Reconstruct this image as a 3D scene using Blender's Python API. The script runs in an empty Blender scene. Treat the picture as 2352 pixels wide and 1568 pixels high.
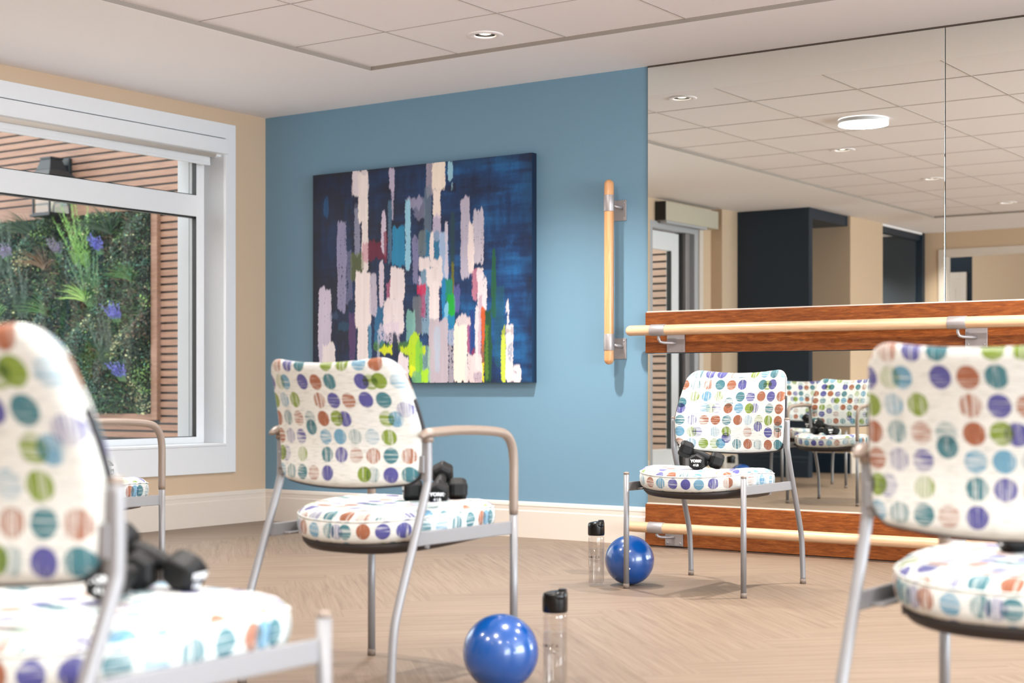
import bpy, math, random
import numpy as np
from mathutils import Vector, Matrix
PI = math.pi
S = bpy.context.scene
COL = S.collection

# ------------------------------------------------------------------ camera
cd = bpy.data.cameras.new('camera'); cam = bpy.data.objects.new('camera', cd); COL.objects.link(cam)
cam.location = (6.622, -6.920, 0.789)
cam.rotation_euler = (PI/2, 0, math.radians(34.74))
cd.sensor_width = 36; cd.lens = 54.72; cd.shift_y = 0.0476
cd.clip_start = 0.05
cd.dof.use_dof = True; cd.dof.focus_distance = 6.7; cd.dof.aperture_fstop = 3.3
S.camera = cam
# ------------------------------------------------------------------ world + exposure
W = bpy.data.worlds.new('daylight'); S.world = W; W.use_nodes = True
W.node_tree.nodes['Background'].inputs[0].default_value = (0.93, 0.96, 1.0, 1)
W.node_tree.nodes['Background'].inputs[1].default_value = 4.6
S.view_settings.view_transform = 'Standard'; S.view_settings.look = 'None'
S.view_settings.exposure = 0.03; S.view_settings.gamma = 1.0; S.view_settings.use_curve_mapping = False
S.cycles.caustics_reflective = False; S.cycles.caustics_refractive = False
S.cycles.max_bounces = 12; S.cycles.diffuse_bounces = 6; S.cycles.glossy_bounces = 6
S.cycles.transparent_max_bounces = 16; S.cycles.sample_clamp_indirect = 6.0

def area(name, loc, rot, sx, sy, power, color=(1, .95, .88)):
    l = bpy.data.lights.new(name, 'AREA'); l.shape = 'RECTANGLE'; l.size = sx; l.size_y = sy
    l.energy = power; l.color = color
    o = bpy.data.objects.new(name, l); COL.objects.link(o); o.location = loc; o.rotation_euler = rot
    return o
# added fill light outside two made-up, unseen windows in the right wall
FILL = 285
area('fill_light_east', (9.52, -3.2, 1.22), (0, PI/2+.40, 0), 1.9, 3.2, FILL, (.82, .92, 1.0))
area('fill_light_east', (9.52, -7.2, 1.22), (0, PI/2+.40, 0), 1.9, 2.2, FILL*.6, (.82, .92, 1.0))
SPOT = 185; DISC = 30

# ------------------------------------------------------------------ helpers
def tag(o, label=None, cat=None, group=None, kind=None):
    if label: o['label'] = label
    if cat: o['category'] = cat
    if group: o['group'] = group
    if kind: o['kind'] = kind
    return o

class MB:
    def __init__(s):
        s.v = []; s.f = []; s.uv = []; s.m = []; s.sm = []
    def face(s, idx, uv=None, mi=0, smooth=False):
        s.f.append(tuple(idx)); s.uv.append(uv or [(0, 0)]*len(idx)); s.m.append(mi); s.sm.append(smooth)
    def add(s, verts):
        b = len(s.v); s.v += [tuple(p) for p in verts]; return b
    def box(s, x0, x1, y0, y1, z0, z1, mi=0):
        if x0 > x1: x0, x1 = x1, x0
        if y0 > y1: y0, y1 = y1, y0
        if z0 > z1: z0, z1 = z1, z0
        b = s.add([(x0,y0,z0),(x1,y0,z0),(x1,y1,z0),(x0,y1,z0),(x0,y0,z1),(x1,y0,z1),(x1,y1,z1),(x0,y1,z1)])
        for q in ((0,3,2,1),(4,5,6,7),(0,1,5,4),(1,2,6,5),(2,3,7,6),(3,0,4,7)):
            uv = []
            for k in q:
                p = s.v[b+k]
                if q in ((0,3,2,1),(4,5,6,7)): uv.append((p[0], p[1]))
                elif q in ((0,1,5,4),(2,3,7,6)): uv.append((p[0], p[2]))
                else: uv.append((p[1], p[2]))
            s.face([b+k for k in q], uv, mi)
    def tube(s, path, r, n=14, mi=0, cap=True, oval=None, up=(0,0,1), dome=False):
        P = [Vector(p) for p in path]; m = len(P)
        R = r if isinstance(r, (list, tuple)) else [r]*m
        O = oval if oval else [1]*m
        T = []
        for i in range(m):
            a = P[max(i-1,0)]; c = P[min(i+1,m-1)]
            T.append((c-a).normalized())
        u = Vector(up)
        if abs(T[0].dot(u)) > .95: u = Vector((1,0,0))
        N = (u - T[0]*u.dot(T[0])).normalized()
        rings = []
        for i in range(m):
            N = (N - T[i]*N.dot(T[i])).normalized(); B = T[i].cross(N)
            b = s.add([P[i] + N*(R[i]*math.cos(2*PI*k/n)) + B*(R[i]*O[i]*math.sin(2*PI*k/n)) for k in range(n)])
            rings.append(b)
        acc = 0
        for i in range(m-1):
            d = (P[i+1]-P[i]).length
            for k in range(n):
                k2 = (k+1) % n
                w = 2*PI*R[i]
                s.face([rings[i]+k, rings[i]+k2, rings[i+1]+k2, rings[i+1]+k],
                       [(acc, w*k/n), (acc, w*(k+1)/n), (acc+d, w*(k+1)/n), (acc+d, w*k/n)], mi, True)
            acc += d
        if cap:
            s.face([rings[0]+k for k in range(n)][::-1], None, mi)
            s.face([rings[-1]+k for k in range(n)], None, mi)
    def lathe(s, prof, n=40, mi=0, c=(0,0,0), close=True):
        rings = []
        for (r, z) in prof:
            rings.append(s.add([(c[0]+r*math.cos(2*PI*k/n), c[1]+r*math.sin(2*PI*k/n), c[2]+z) for k in range(n)]))
        for i in range(len(prof)-1):
            for k in range(n):
                k2 = (k+1) % n
                s.face([rings[i]+k, rings[i]+k2, rings[i+1]+k2, rings[i+1]+k], None, mi, True)
        if close:
            if prof[0][0] > 1e-5: s.face([rings[0]+k for k in range(n)][::-1], None, mi)
            if prof[-1][0] > 1e-5: s.face([rings[-1]+k for k in range(n)], None, mi)
    def prism(s, pts, z0, z1, mi=0):
        n = len(pts)
        a = s.add([(x, y, z0) for x, y in pts]); b = s.add([(x, y, z1) for x, y in pts])
        s.face([a+k for k in range(n)][::-1], [(p[0], p[1]) for p in pts][::-1], mi)
        s.face([b+k for k in range(n)], [(p[0], p[1]) for p in pts], mi)
        for k in range(n):
            k2 = (k+1) % n; s.face([a+k, a+k2, b+k2, b+k], None, mi)
    def xf(s, M, start=0):
        for i in range(start, len(s.v)): s.v[i] = tuple(M @ Vector(s.v[i]))
    def build(s, name, mat, parent=None, bevel=0, seg=2, loc=None, rot=None):
        me = bpy.data.meshes.new(name)
        me.from_pydata(s.v, [], s.f); 
        uvl = me.uv_layers.new(name='UVMap')
        flat = [c for f in s.uv for p in f for c in p]
        uvl.data.foreach_set('uv', flat)
        me.polygons.foreach_set('material_index', s.m); me.polygons.foreach_set('use_smooth', s.sm)
        for m in (mat if isinstance(mat, (list, tuple)) else [mat]): me.materials.append(m)
        me.validate(); me.update()
        o = bpy.data.objects.new(name, me); COL.objects.link(o)
        if parent: o.parent = parent
        if loc: o.location = loc
        if rot: o.rotation_euler = rot
        if bevel:
            b = o.modifiers.new('bevel', 'BEVEL'); b.width = bevel; b.segments = seg; b.limit_method = 'ANGLE'
            b.angle_limit = math.radians(40); b.harden_normals = False
        return o

def empty(name, loc=(0,0,0), rz=0):
    o = bpy.data.objects.new(name, None); COL.objects.link(o); o.location = loc; o.rotation_euler = (0,0,rz)
    o.empty_display_size = .1
    return o
def copy_tree(o, parent=None):
    c = o.copy(); COL.objects.link(c)
    if parent: c.parent = parent
    for ch in list(o.children): copy_tree(ch, c)
    return c
def structure(o): o['kind'] = 'structure'; return o

# ------------------------------------------------------------------ material helpers
def srgb(r, g, b):
    f = lambda c: (c/255/12.92) if c/255 <= .04045 else ((c/255+.055)/1.055)**2.4
    return (f(r), f(g), f(b), 1)
class NT:
    def __init__(s, name):
        s.mat = bpy.data.materials.new(name); s.mat.use_nodes = True
        s.t = s.mat.node_tree; s.b = s.t.nodes['Principled BSDF']; s.out = s.t.nodes['Material Output']
    def n(s, typ, **kw):
        nd = s.t.nodes.new('ShaderNode'+typ)
        for k, v in kw.items():
            if k.startswith('i') and k[1:].isdigit():
                k = int(k[1:])
                if hasattr(v, 'links') and hasattr(v, 'is_output'): s.t.links.new(v, nd.inputs[k])
                else: nd.inputs[k].default_value = v
            else: setattr(nd, k, v)
        return nd
    def link(s, a, b): s.t.links.new(a, b)
    def math(s, op, a, b=0.0, c=0.0, clamp=False):
        nd = s.n('Math', operation=op, use_clamp=clamp, i0=a, i1=b)
        if op in ('MULTIPLY_ADD', 'SMOOTH_MIN', 'COMPARE'): 
            if hasattr(c, 'links'): s.link(c, nd.inputs[2])
            else: nd.inputs[2].default_value = c
        return nd.outputs[0]
    def mix(s, fac, a, b, mode='MIX'):
        return s.n('MixRGB', blend_type=mode, i0=fac, i1=a, i2=b).outputs[0]
    def ramp(s, fac, stops, interp='LINEAR'):
        nd = s.n('ValToRGB', i0=fac); cr = nd.color_ramp; cr.interpolation = interp
        cr.elements[0].position = stops[0][0]; cr.elements[0].color = stops[0][1]
        cr.elements[1].position = stops[1][0]; cr.elements[1].color = stops[1][1]
        for p, c in stops[2:]:
            e = cr.elements.new(p); e.color = c
        return nd
    def maprange(s, v, a, b, c=0., d=1., smooth=False):
        nd = s.n('MapRange', i0=v, i1=a, i2=b, i3=c, i4=d)
        if smooth: nd.interpolation_type = 'SMOOTHSTEP'
        return nd.outputs[0]
    def bump(s, h, strength=.2, dist=.002):
        nd = s.n('Bump', i0=strength, i1=dist); s.link(h, nd.inputs['Height']); s.link(nd.outputs[0], s.b.inputs['Normal'])
    def set(s, **kw):
        for k, v in kw.items():
            k = {'base': 'Base Color', 'rough': 'Roughness', 'metal': 'Metallic', 'coat': 'Coat Weight', 'coatr': 'Coat Roughness', 'sheen': 'Sheen Weight', 'spec': 'Specular IOR Level', 'em': 'Emission Color', 'ems': 'Emission Strength'}[k]
            if hasattr(v, 'links'): s.link(v, s.b.inputs[k])
            else: s.b.inputs[k].default_value = v
        return s

def simple(name, col, rough=.5, metal=0, noise=.04, scale=40, bump=0, **kw):
    t = NT(name)
    co = t.n('TexCoord').outputs['Object']
    nz = t.n('TexNoise'); t.link(co, nz.inputs['Vector']); nz.inputs['Scale'].default_value = scale; nz.inputs['Detail'].default_value = 3
    c = tuple(col)
    lo = tuple(max(0, x*(1-noise)) for x in c[:3])+(1,); hi = tuple(min(1, x*(1+noise)) for x in c[:3])+(1,)
    t.set(base=t.mix(nz.outputs[0], lo, hi), rough=rough, metal=metal, **kw)
    if bump: t.bump(nz.outputs[0], bump, .001)
    return t.mat
M = {}
M['blue_paint'] = simple('blue_paint', srgb(108, 144, 166), .5, noise=.02, scale=90, bump=.08)
M['beige_paint'] = simple('beige_paint', srgb(203, 179, 152), .55, noise=.02, scale=90, bump=.08)
M['navy_paint'] = simple('navy_paint', srgb(12, 34, 50), .45, noise=.03, scale=90, bump=.05)
M['charcoal_paint'] = simple('charcoal_paint', srgb(60, 68, 76), .3, noise=.03, scale=90)
M['ceiling_paint'] = simple('ceiling_paint', srgb(240, 238, 240), .75, noise=.01)
M['ceiling_tile'] = simple('ceiling_tile', srgb(238, 234, 236), .85, noise=.02, scale=300, bump=.15)
M['tray_reveal_shade'] = simple('tray_reveal_shade', srgb(150, 142, 134), .6, noise=.01)
M['tile_grid'] = simple('tile_grid', srgb(178, 170, 166), .6, noise=.01)
M['white_trim'] = simple('white_trim', srgb(226, 229, 232), .35, noise=.01)
M['cream_trim'] = simple('cream_trim', srgb(214, 204, 193), .35, noise=.01)
M['header_beige'] = simple('header_beige', srgb(186, 180, 162), .45, noise=.01)
M['grey_frame'] = simple('grey_frame', srgb(172, 174, 178), .4, noise=.01)
M['gasket'] = simple('black_gasket', srgb(14, 16, 16), .5)
M['satin_metal'] = simple('satin_metal', srgb(164, 158, 158), .42, .5, noise=.03, scale=200)
M['chair_metal'] = simple('silver_paint', srgb(134, 133, 135), .40, .25, noise=.03, scale=200)
M['taupe'] = simple('taupe_plastic', srgb(134, 118, 106), .34, noise=.03)
M['brown_cap'] = simple('grey_brown_cap', srgb(112, 98, 88), .6, noise=.05)
M['black_pan'] = simple('black_pan', srgb(34, 26, 24), .55, noise=.1)
M['black_piping'] = simple('black_piping', srgb(28, 26, 32), .6)
M['rubber'] = simple('black_rubber', srgb(14, 14, 15), .55, noise=.25, spec=.3, scale=120, bump=.25)
M['white_print'] = simple('white_print', srgb(240, 240, 240), .5)
M['brown_print'] = simple('brown_print', srgb(60, 44, 36), .5)
M['black_gloss'] = simple('black_gloss', srgb(7, 6, 7), .25, noise=.1, spec=.35)
M['black_matt'] = simple('black_matt', srgb(20, 20, 22), .5)
M['lamp_black'] = simple('lantern_black', srgb(26, 27, 29), .35, .3)
M['lens'] = NT('lamp_lens').set(base=(.9, .85, .78, 1), rough=.4, em=(1, .86, .7, 1), ems=5.0).mat
M['disc'] = NT('disc_diffuser').set(base=(1, 1, 1, 1), rough=.4, em=(1, .93, .84, 1), ems=6.0).mat
M['mirror'] = NT('mirror_glass').set(base=(.93, .96, .92, 1), rough=.0, metal=1).mat
M['dark_gap'] = simple('dark_gap', srgb(70, 60, 52), .7)

def glass(name, tint, refl_rough=.0, fres=1.25):
    t = NT(name); t.t.nodes.remove(t.b)
    tr = t.n('BsdfTransparent'); tr.inputs[0].default_value = tint
    gl = t.n('BsdfGlossy'); gl.inputs['Roughness'].default_value = refl_rough; gl.inputs[0].default_value = (1, 1, 1, 1)
    lw = t.n('LayerWeight'); fr = t.n('MapRange', i0=t.math('POWER', lw.outputs['Facing'], 4.0), i1=0.0, i2=1.0, i3=.02*fres, i4=.45)
    mx = t.n('MixShader'); t.link(fr.outputs[0], mx.inputs[0]); t.link(tr.outputs[0], mx.inputs[1]); t.link(gl.outputs[0], mx.inputs[2])
    t.link(mx.outputs[0], t.out.inputs[0]); return t.mat
M['pane'] = glass('window_glass', (.97, .99, .98, 1))
M['bottle'] = glass('bottle_plastic', (.95, .94, .93, 1), .03, 1.35)
M['water'] = glass('bottle_water', (.93, .94, .95, 1), .0, 1.2)
# glossy blue ball
t = NT('blue_vinyl')
nz = t.n('TexNoise'); t.link(t.n('TexCoord').outputs['Object'], nz.inputs['Vector']); nz.inputs['Scale'].default_value = 9
t.set(base=t.mix(nz.outputs[0], srgb(0, 62, 128), srgb(0, 74, 150)), rough=.26, coat=.8, coatr=.12)
M['ball'] = t.mat
# wood
def wood(name, c1, c2, c3, stretch=(3, 60, 60), rough=.4, scale=1.0, coat=0., figure=.5):
    t = NT(name); co = t.n('TexCoord').outputs['Object']
    mp = t.n('Mapping'); t.link(co, mp.inputs[0]); mp.inputs['Scale'].default_value = stretch
    a = t.n('TexNoise'); t.link(mp.outputs[0], a.inputs['Vector']); a.inputs['Scale'].default_value = scale; a.inputs['Detail'].default_value = 8; a.inputs['Roughness'].default_value = .65
    a.inputs['Distortion'].default_value = .6
    b = t.n('TexNoise'); mp2 = t.n('Mapping'); t.link(co, mp2.inputs[0]); mp2.inputs['Scale'].default_value = tuple(x*.16 for x in stretch)
    t.link(mp2.outputs[0], b.inputs['Vector']); b.inputs['Scale'].default_value = scale; b.inputs['Detail'].default_value = 2
    col = t.ramp(a.outputs[0], [(.32, c1), (.7, c3), (.5, c2)]).outputs[0]
    col = t.mix(t.maprange(b.outputs[0], .35, .65, 0, figure), col, c1)
    t.set(base=col, rough=rough, coat=coat, coatr=.2); t.bump(a.outputs[0], .08, .001)
    return t.mat
M['cherry'] = wood('cherry_board', srgb(92, 42, 12), srgb(130, 68, 24), srgb(166, 98, 46), (14, 95, 115), .38, figure=.3)
M['maple'] = wood('maple_bar', srgb(192, 154, 118), srgb(208, 171, 136), srgb(220, 188, 154), (4, 60, 60), .35, coat=.3, figure=.3)
M['maple_v'] = wood('maple_bar_upright', srgb(196, 138, 88), srgb(210, 156, 106), srgb(222, 172, 124), (60, 60, 4), .35, coat=.3, figure=.3)
def slat_mat(name, a, b, c):
    return wood(name, a, b, c, (3, 40, 40), .6, figure=.3)
M['slat'] = slat_mat('composite_slat', srgb(112, 80, 63), srgb(128, 95, 76), srgb(142, 108, 87))
M['slat_pale'] = slat_mat('composite_slat_pale', srgb(150, 122, 106), srgb(166, 138, 122), srgb(180, 152, 136))
# floor planks: colour attribute per plank + grain along the plank
t = NT('herringbone_vinyl')
uv = t.n('UVMap', uv_map='UVMap').outputs[0]
at = t.n('Attribute', attribute_name='tone')
mp = t.n('Mapping'); t.link(uv, mp.inputs[0]); mp.inputs['Scale'].default_value = (2.0, 46, 1)
g = t.n('TexNoise'); t.link(mp.outputs[0], g.inputs['Vector']); g.inputs['Scale'].default_value = 1; g.inputs['Detail'].default_value = 9; g.inputs['Roughness'].default_value = .7; g.inputs['Distortion'].default_value = .4
mp2 = t.n('Mapping'); t.link(uv, mp2.inputs[0]); mp2.inputs['Scale'].default_value = (1.2, 9, 1)
g2 = t.n('TexNoise'); t.link(mp2.outputs[0], g2.inputs['Vector']); g2.inputs['Scale'].default_value = 1; g2.inputs['Detail'].default_value = 4
c = t.ramp(g.outputs[0], [(.3, srgb(106, 88, 74)), (.7, srgb(138, 119, 102)), (.5, srgb(127, 108, 91))]).outputs[0]
c = t.mix(t.maprange(g2.outputs[0], .35, .7, 0, .35), c, srgb(114, 95, 79))
c = t.mix(.5, c, at.outputs['Color'], 'SOFT_LIGHT')
t.set(base=c, rough=t.maprange(g.outputs[0], .3, .7, .5, .42)); t.bump(g.outputs[0], .12, .0008)
M['floor'] = t.mat

# ------------------------------------------------------------------ dotted fabric
O_ = srgb(176, 98, 58); P_ = srgb(80, 78, 166); T_ = srgb(56, 128, 144); L_ = srgb(112, 172, 208); G_ = srgb(138, 164, 34); N0 = (0, 0, 0, 0)
KEY = {'O': O_, 'P': P_, 'T': T_, 'L': L_, 'G': G_, '.': N0}
def fabric(name, base=None, hor=None, ver=None, px=.0555, pz=.0495, seed=0):
    t = NT(name)
    uv = t.n('UVMap', uv_map='UVMap').outputs[0]
    sx = t.n('SeparateXYZ', i0=uv)
    U = t.math('DIVIDE', sx.outputs[0], px); V = t.math('DIVIDE', sx.outputs[1], pz)
    # woven ground
    nzv = t.n('CombineXYZ', i0=t.math('MULTIPLY', U, 1.5), i1=t.math('MULTIPLY', V, 16.0))
    wv = t.n('TexNoise'); t.link(nzv.outputs[0], wv.inputs['Vector']); wv.inputs['Scale'].default_value = 1; wv.inputs['Detail'].default_value = 4
    col = t.ramp(wv.outputs[0], [(.30, srgb(178, 180, 176)), (.5, srgb(208, 210, 206))]).outputs[0]
    def layer(col, ox, oy, table, thr, sd):
        u = t.math('ADD', U, ox+50.0 if table is None else ox); v = t.math('ADD', V, oy+50.0 if table is None else oy)
        cu = t.math('FLOOR', u); cv = t.math('FLOOR', v)
        cell = t.n('CombineXYZ', i0=cu, i1=cv, i2=float(sd+seed)).outputs[0]
        wn = t.n('TexWhiteNoise', noise_dimensions='3D'); t.link(cell, wn.inputs['Vector'])
        r3 = t.n('SeparateColor'); t.link(wn.outputs['Color'], r3.inputs[0])
        fu = t.math('SUBTRACT', t.math('SUBTRACT', u, cu), .5); fv = t.math('SUBTRACT', t.math('SUBTRACT', v, cv), .5)
        fu = t.math('ADD', fu, t.math('MULTIPLY', t.math('SUBTRACT', r3.outputs[0], .5), .06))
        fv = t.math('ADD', fv, t.math('MULTIPLY', t.math('SUBTRACT', r3.outputs[1], .5), .06))
        d = t.math('SQRT', t.math('ADD', t.math('POWER', t.math('MULTIPLY', t.math('ABSOLUTE', fu), px), 2.0), t.math('POWER', t.math('MULTIPLY', t.math('ABSOLUTE', fv), pz), 2.0)))
        mask = t.maprange(d, .0212, .0202, 0, 1)
        if table is None:
            rp = t.ramp(wn.outputs[0], [(0, O_), (.27, P_), (.47, T_), (.66, L_), (.84, G_), (.95, N0)], 'CONSTANT') if thr is None else \
                 t.ramp(wn.outputs[0], [(0, N0), (thr, P_), (thr+.035, T_), (thr+.07, L_), (thr+.09, G_)], 'CONSTANT')
            dc = rp.outputs[0]; al = rp.outputs[1]
        else:
            dc = (0, 0, 0, 1); al = 0.0; fac = t.math('DIVIDE', t.math('ADD', cu, .5), 12.0)
            for ri, row in enumerate(table):
                if not row.strip('.'): continue
                st = [(k/12.0, KEY[ch]) for k, ch in enumerate((row+'............')[:12])]
                rp = t.ramp(fac, [st[0], st[1]]+st[2:], 'CONSTANT')
                is_r = t.math('COMPARE', cv, float(ri), .25)
                dc = t.mix(is_r, dc, rp.outputs[0])
                al = t.math('ADD', al, t.math('MULTIPLY', is_r, rp.outputs[1]))
        # streaky screen print, along or across
        sel = t.math('GREATER_THAN', r3.outputs[2], .5)
        a = t.n('CombineXYZ', i0=t.math('MULTIPLY', u, .55), i1=t.math('MULTIPLY', v, 17.0), i2=sd*3.3).outputs[0]
        b = t.n('CombineXYZ', i0=t.math('MULTIPLY', u, 17.0), i1=t.math('MULTIPLY', v, .55), i2=sd*3.3).outputs[0]
        vv = t.n('MixRGB', i0=sel, i1=a, i2=b).outputs[0]
        nz = t.n('TexNoise'); t.link(vv, nz.inputs['Vector']); nz.inputs['Scale'].default_value = 1; nz.inputs['Detail'].default_value = 3; nz.inputs['Roughness'].default_value = .6
        th = t.math('MULTIPLY_ADD', t.math('FRACT', t.math('MULTIPLY', r3.outputs[0], 7.31)), .24, .33)
        ink = t.maprange(t.math('SUBTRACT', nz.outputs[0], th), -.01, .05, .30, 1)
        al = t.math('MULTIPLY', t.math('MULTIPLY', mask, al), t.math('MULTIPLY', ink, .97))
        return t.mix(al, col, dc, 'MULTIPLY')
    if base:
        col = layer(col, 0, 0, base, None, 1)
        col = layer(col, -.5, 0, hor, None, 2)
        col = layer(col, 0, -.5, ver, None, 3)
    else:
        col = layer(col, 0, 0, None, None, 1)
        col = layer(col, .5, 0, None, .91, 2)
    t.set(base=col, rough=.85, sheen=.15)
    t.bump(wv.outputs[0], .12, .0006)
    return t.mat
# rows are listed from the bottom up
REAR = fabric('dotted_fabric_rear',
    ['LTTOP..TPTL', 'G.G.TPOOTOG', 'OPP.LLTLG.O', 'OTOTOG..G.O', 'GLG.OPOPT.O', 'PG.POT.PGLO', 'OOPT.GGLO.G'],
    ['......G....', 'P..........', '...........', '.....P..L..', '...........', '.L.....G...', '...........'],
    ['...........', '...........', '...T.......', '.........P.', '...........', '...........', '...........'], .0495, .0485)
FRONT = fabric('dotted_fabric_front',
    ['OLG G.TOTOT'.replace(' ', ''), 'LG.LG.O.PO.', 'TPOOTOLGGO.', 'P.LPOLG.TO.', '.GLG.TPOPO.', 'OTOTOP.TP..', 'LTPPO.GLTL.'],
    ['...L.......', '.P.........', '...........', '..G...P....', '...........', '.......G.G.', '...........'],
    ['....P......', '.......P.T.', '...........', 'T...T......', '...........', '.....T.....', '...........'], .0495, .0485)
DOTS = fabric('dotted_fabric_seat', seed=4)

# ------------------------------------------------------------------ the room
ZC = 2.44; ZT = 2.46
XE = 9.4; YS = -9.06
# floor: herringbone planks (one surface)
def herringbone():
    mb = MB(); tones = []
    w, L = .18, 1.08; n = int(L/w); rnd = random.Random(3)
    c45, s45 = math.cos(PI/4), math.sin(PI/4)
    x0, x1, y0, y1 = -.02, XE+.02, YS-3.6, .02
    def put(ax, ay, horiz):
        # axis aligned herringbone in (a,b) frame, rotated 45 degrees
        if horiz: q = [(ax, ay), (ax+L, ay), (ax+L, ay+w), (ax, ay+w)]; uv = [(0,0),(L,0),(L,w),(0,w)]
        else: q = [(ax, ay), (ax+w, ay), (ax+w, ay+L), (ax, ay+L)]; uv = [(0,0),(0,w),(L,w),(L,0)]
        P = [(a*c45-b*s45, a*s45+b*c45) for a, b in q]
        if max(p[0] for p in P) < x0 or min(p[0] for p in P) > x1 or max(p[1] for p in P) < y0 or min(p[1] for p in P) > y1: return
        du, dv = rnd.random()*50, rnd.random()*50
        uv = [(a+du, b+dv) for a, b in uv]
        # clip to the room rectangle
        poly = [(p, u) for p, u in zip(P, uv)]
        for ax_, lim, sg in ((0, x0, 1), (0, x1, -1), (1, y0, 1), (1, y1, -1)):
            out = []
            for i in range(len(poly)):
                A, B = poly[i-1], poly[i]
                ia = (A[0][ax_]-lim)*sg >= 0; ib = (B[0][ax_]-lim)*sg >= 0
                if ia != ib:
                    tt = (lim-A[0][ax_])/(B[0][ax_]-A[0][ax_])
                    out.append((tuple(A[0][k]+tt*(B[0][k]-A[0][k]) for k in (0,1)), tuple(A[1][k]+tt*(B[1][k]-A[1][k]) for k in (0,1))))
                if ib: out.append(B)
            poly = out
            if len(poly) < 3: return
        b = mb.add([(p[0][0], p[0][1], 0) for p in poly])
        mb.face([b+k for k in range(len(poly))], [p[1] for p in poly])
        tones.append(rnd.uniform(.43, .57))
    for k in range(-140, 140):
        for m in range(-14, 15):
            ox = k*w+m*L; oy = k*w-m*L
            put(ox, oy, True); put(ox-w, oy, False)
    o = mb.build('floor', M['floor'])
    at = o.data.attributes.new('tone', 'FLOAT_COLOR', 'FACE')
    d = []
    for v in tones: d += [v, v, v, 1]
    if len(d) == 4*len(o.data.polygons): at.data.foreach_set('color', d)
    return structure(o)
floor = herringbone()
mb = MB(); mb.box(-.3, XE+.2, YS-3.8, .2, -.12, -.004); structure(mb.build('floor_slab', M['cream_trim']))

# walls
def wall(name, boxes, mat):
    m = MB()
    for b in boxes: m.box(*b)
    return structure(m.build(name, mat))
WY0, WY1, WZ0, WZ1 = -3.35, -.353, .474, 2.20       # window opening in the left wall
wall('wall_back', [(-.29, XE+.15, 0, .15, 0, ZC+.1)], M['blue_paint'])
DY0, DY1 = -5.60, -4.72                              # patio door opening
wall('wall_left', [(-.29, 0, WY1, 0, 0, ZC+.1), (-.29, 0, WY0, WY1, 0, WZ0), (-.29, 0, WY0, WY1, WZ1, ZC+.1),
                   (-.29, 0, DY1, WY0, 0, ZC+.1), (-.29, 0, DY0, DY1, 2.25, ZC+.1), (-.29, 0, -6.2, DY0, 0, ZC+.1),
                   (0, .11, -6.16, -5.85, 0, ZC)], M['beige_paint'])
wall('wall_right', [(XE, XE+.15, -12.6, -8.35, 0, ZC+.1), (XE, XE+.15, -6.05, -4.85, 0, ZC+.1), (XE, XE+.15, -1.55, .15, 0, ZC+.1),
                    (XE, XE+.15, -8.35, -1.55, 2.30, ZC+.1), (XE, XE+.15, -8.35, -6.05, 0, .10), (XE, XE+.15, -4.85, -1.55, 0, .10)], M['beige_paint'])
for wi, (wa, wb) in enumerate(((-4.85, -1.55), (-8.35, -6.05))):  # unseen windows, made up to let the fill light in
    mb = MB(); wm = (wa+wb)/2
    for a_, b_, c_, d_ in ((wa-.07, wa+.04, .03, 2.37), (wb-.04, wb+.07, .03, 2.37), (wm-.03, wm+.03, .14, 2.26)): mb.box(XE-.02, XE+.03, a_, b_, c_, d_)
    mb.box(XE-.02, XE+.03, wa+.04, wb-.04, .03, .14); mb.box(XE-.02, XE+.03, wa+.04, wb-.04, 2.26, 2.37)
    structure(mb.build('window_%d' % (wi+2), M['white_trim'], bevel=.003))
# far wall (seen only in the mirror) with a wide cased opening
wall('wall_front', [(.85, 1.06, YS-.14, YS, 0, ZC+.1), (1.06, 4.2, YS-.14, YS, 2.20, ZC+.1), (4.2, XE, YS-.14, YS, 0, ZC+.1)], M['beige_paint'])
# navy portal block and the openings beside it
wall('wall_navy', [(0, .823, -6.24, -6.16, 0, ZC+.02), (.76, .823, -7.08, -6.24, 2.345, ZC+.02), (-1.2, .76, -7.05, -6.24, 2.345, 2.40),
                   (.76, .83, -9.0, -7.87, 2.36, ZC+.02), (.78, .85, -9.06, -8.98, 0, ZC+.02)], M['navy_paint'])
wall('wall_portal', [(-1.2, .85, -7.87, -7.05, 0, ZC+.02), (-1.3, -1.2, -9.1, -6.1, 0, ZC+.02)], M['beige_paint'])
wall('wall_charcoal', [(-1.2, .78, -9.06, -8.96, 0, ZC+.02)], M['charcoal_paint'])
wall('wall_room_beyond', [(-2.2, .40, -12.5, -12.0, 0, 2.7)], M['navy_paint'])
wall('wall_hall', [(.40, XE, -12.5, -11.95, 0, 2.7), (-2.3, -2.2, -12.5, -9.0, 0, 2.7)], M['beige_paint'])
wall('ceiling_hall', [(-2.3, XE, -12.6, YS-.14, 2.60, 2.7), (-1.3, .85, -9.1, -7.86, 2.42, 2.5)], M['ceiling_paint'])
# white door and casing in the room beyond, and casing of the wide opening
mb = MB(); mb.box(-.75, -.66, -12.0, -11.96, 0, 2.24); mb.box(.24, .32, -12.0, -11.96, 0, 2.24); mb.box(-.66, .24, -12.0, -11.96, 2.16, 2.24)
mb.box(-.66, .24, -12.0, -11.985, 0, 2.16)
for a, b in ((.3, 1.0), (1.15, 2.05)):
    for c_, d_ in ((-.56, -.24), (-.12, .18)): mb.box(c_, d_, -11.985, -11.978, a, b)
structure(mb.build('door_2', M['cream_trim'], bevel=.004))
mb = MB(); mb.box(1.0, 1.06, YS, YS+.02, 0, 2.19); mb.box(1.0, 4.28, YS, YS+.02, 2.19, 2.26); mb.box(4.2, 4.28, YS, YS+.02, 0, 2.19)
mb.box(1.06, 1.075, YS-.14, YS, 0, 2.2); mb.box(1.06, 4.2, YS-.14, YS, 2.185, 2.2)
structure(mb.build('trim_1', M['cream_trim'], bevel=.003))

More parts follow.
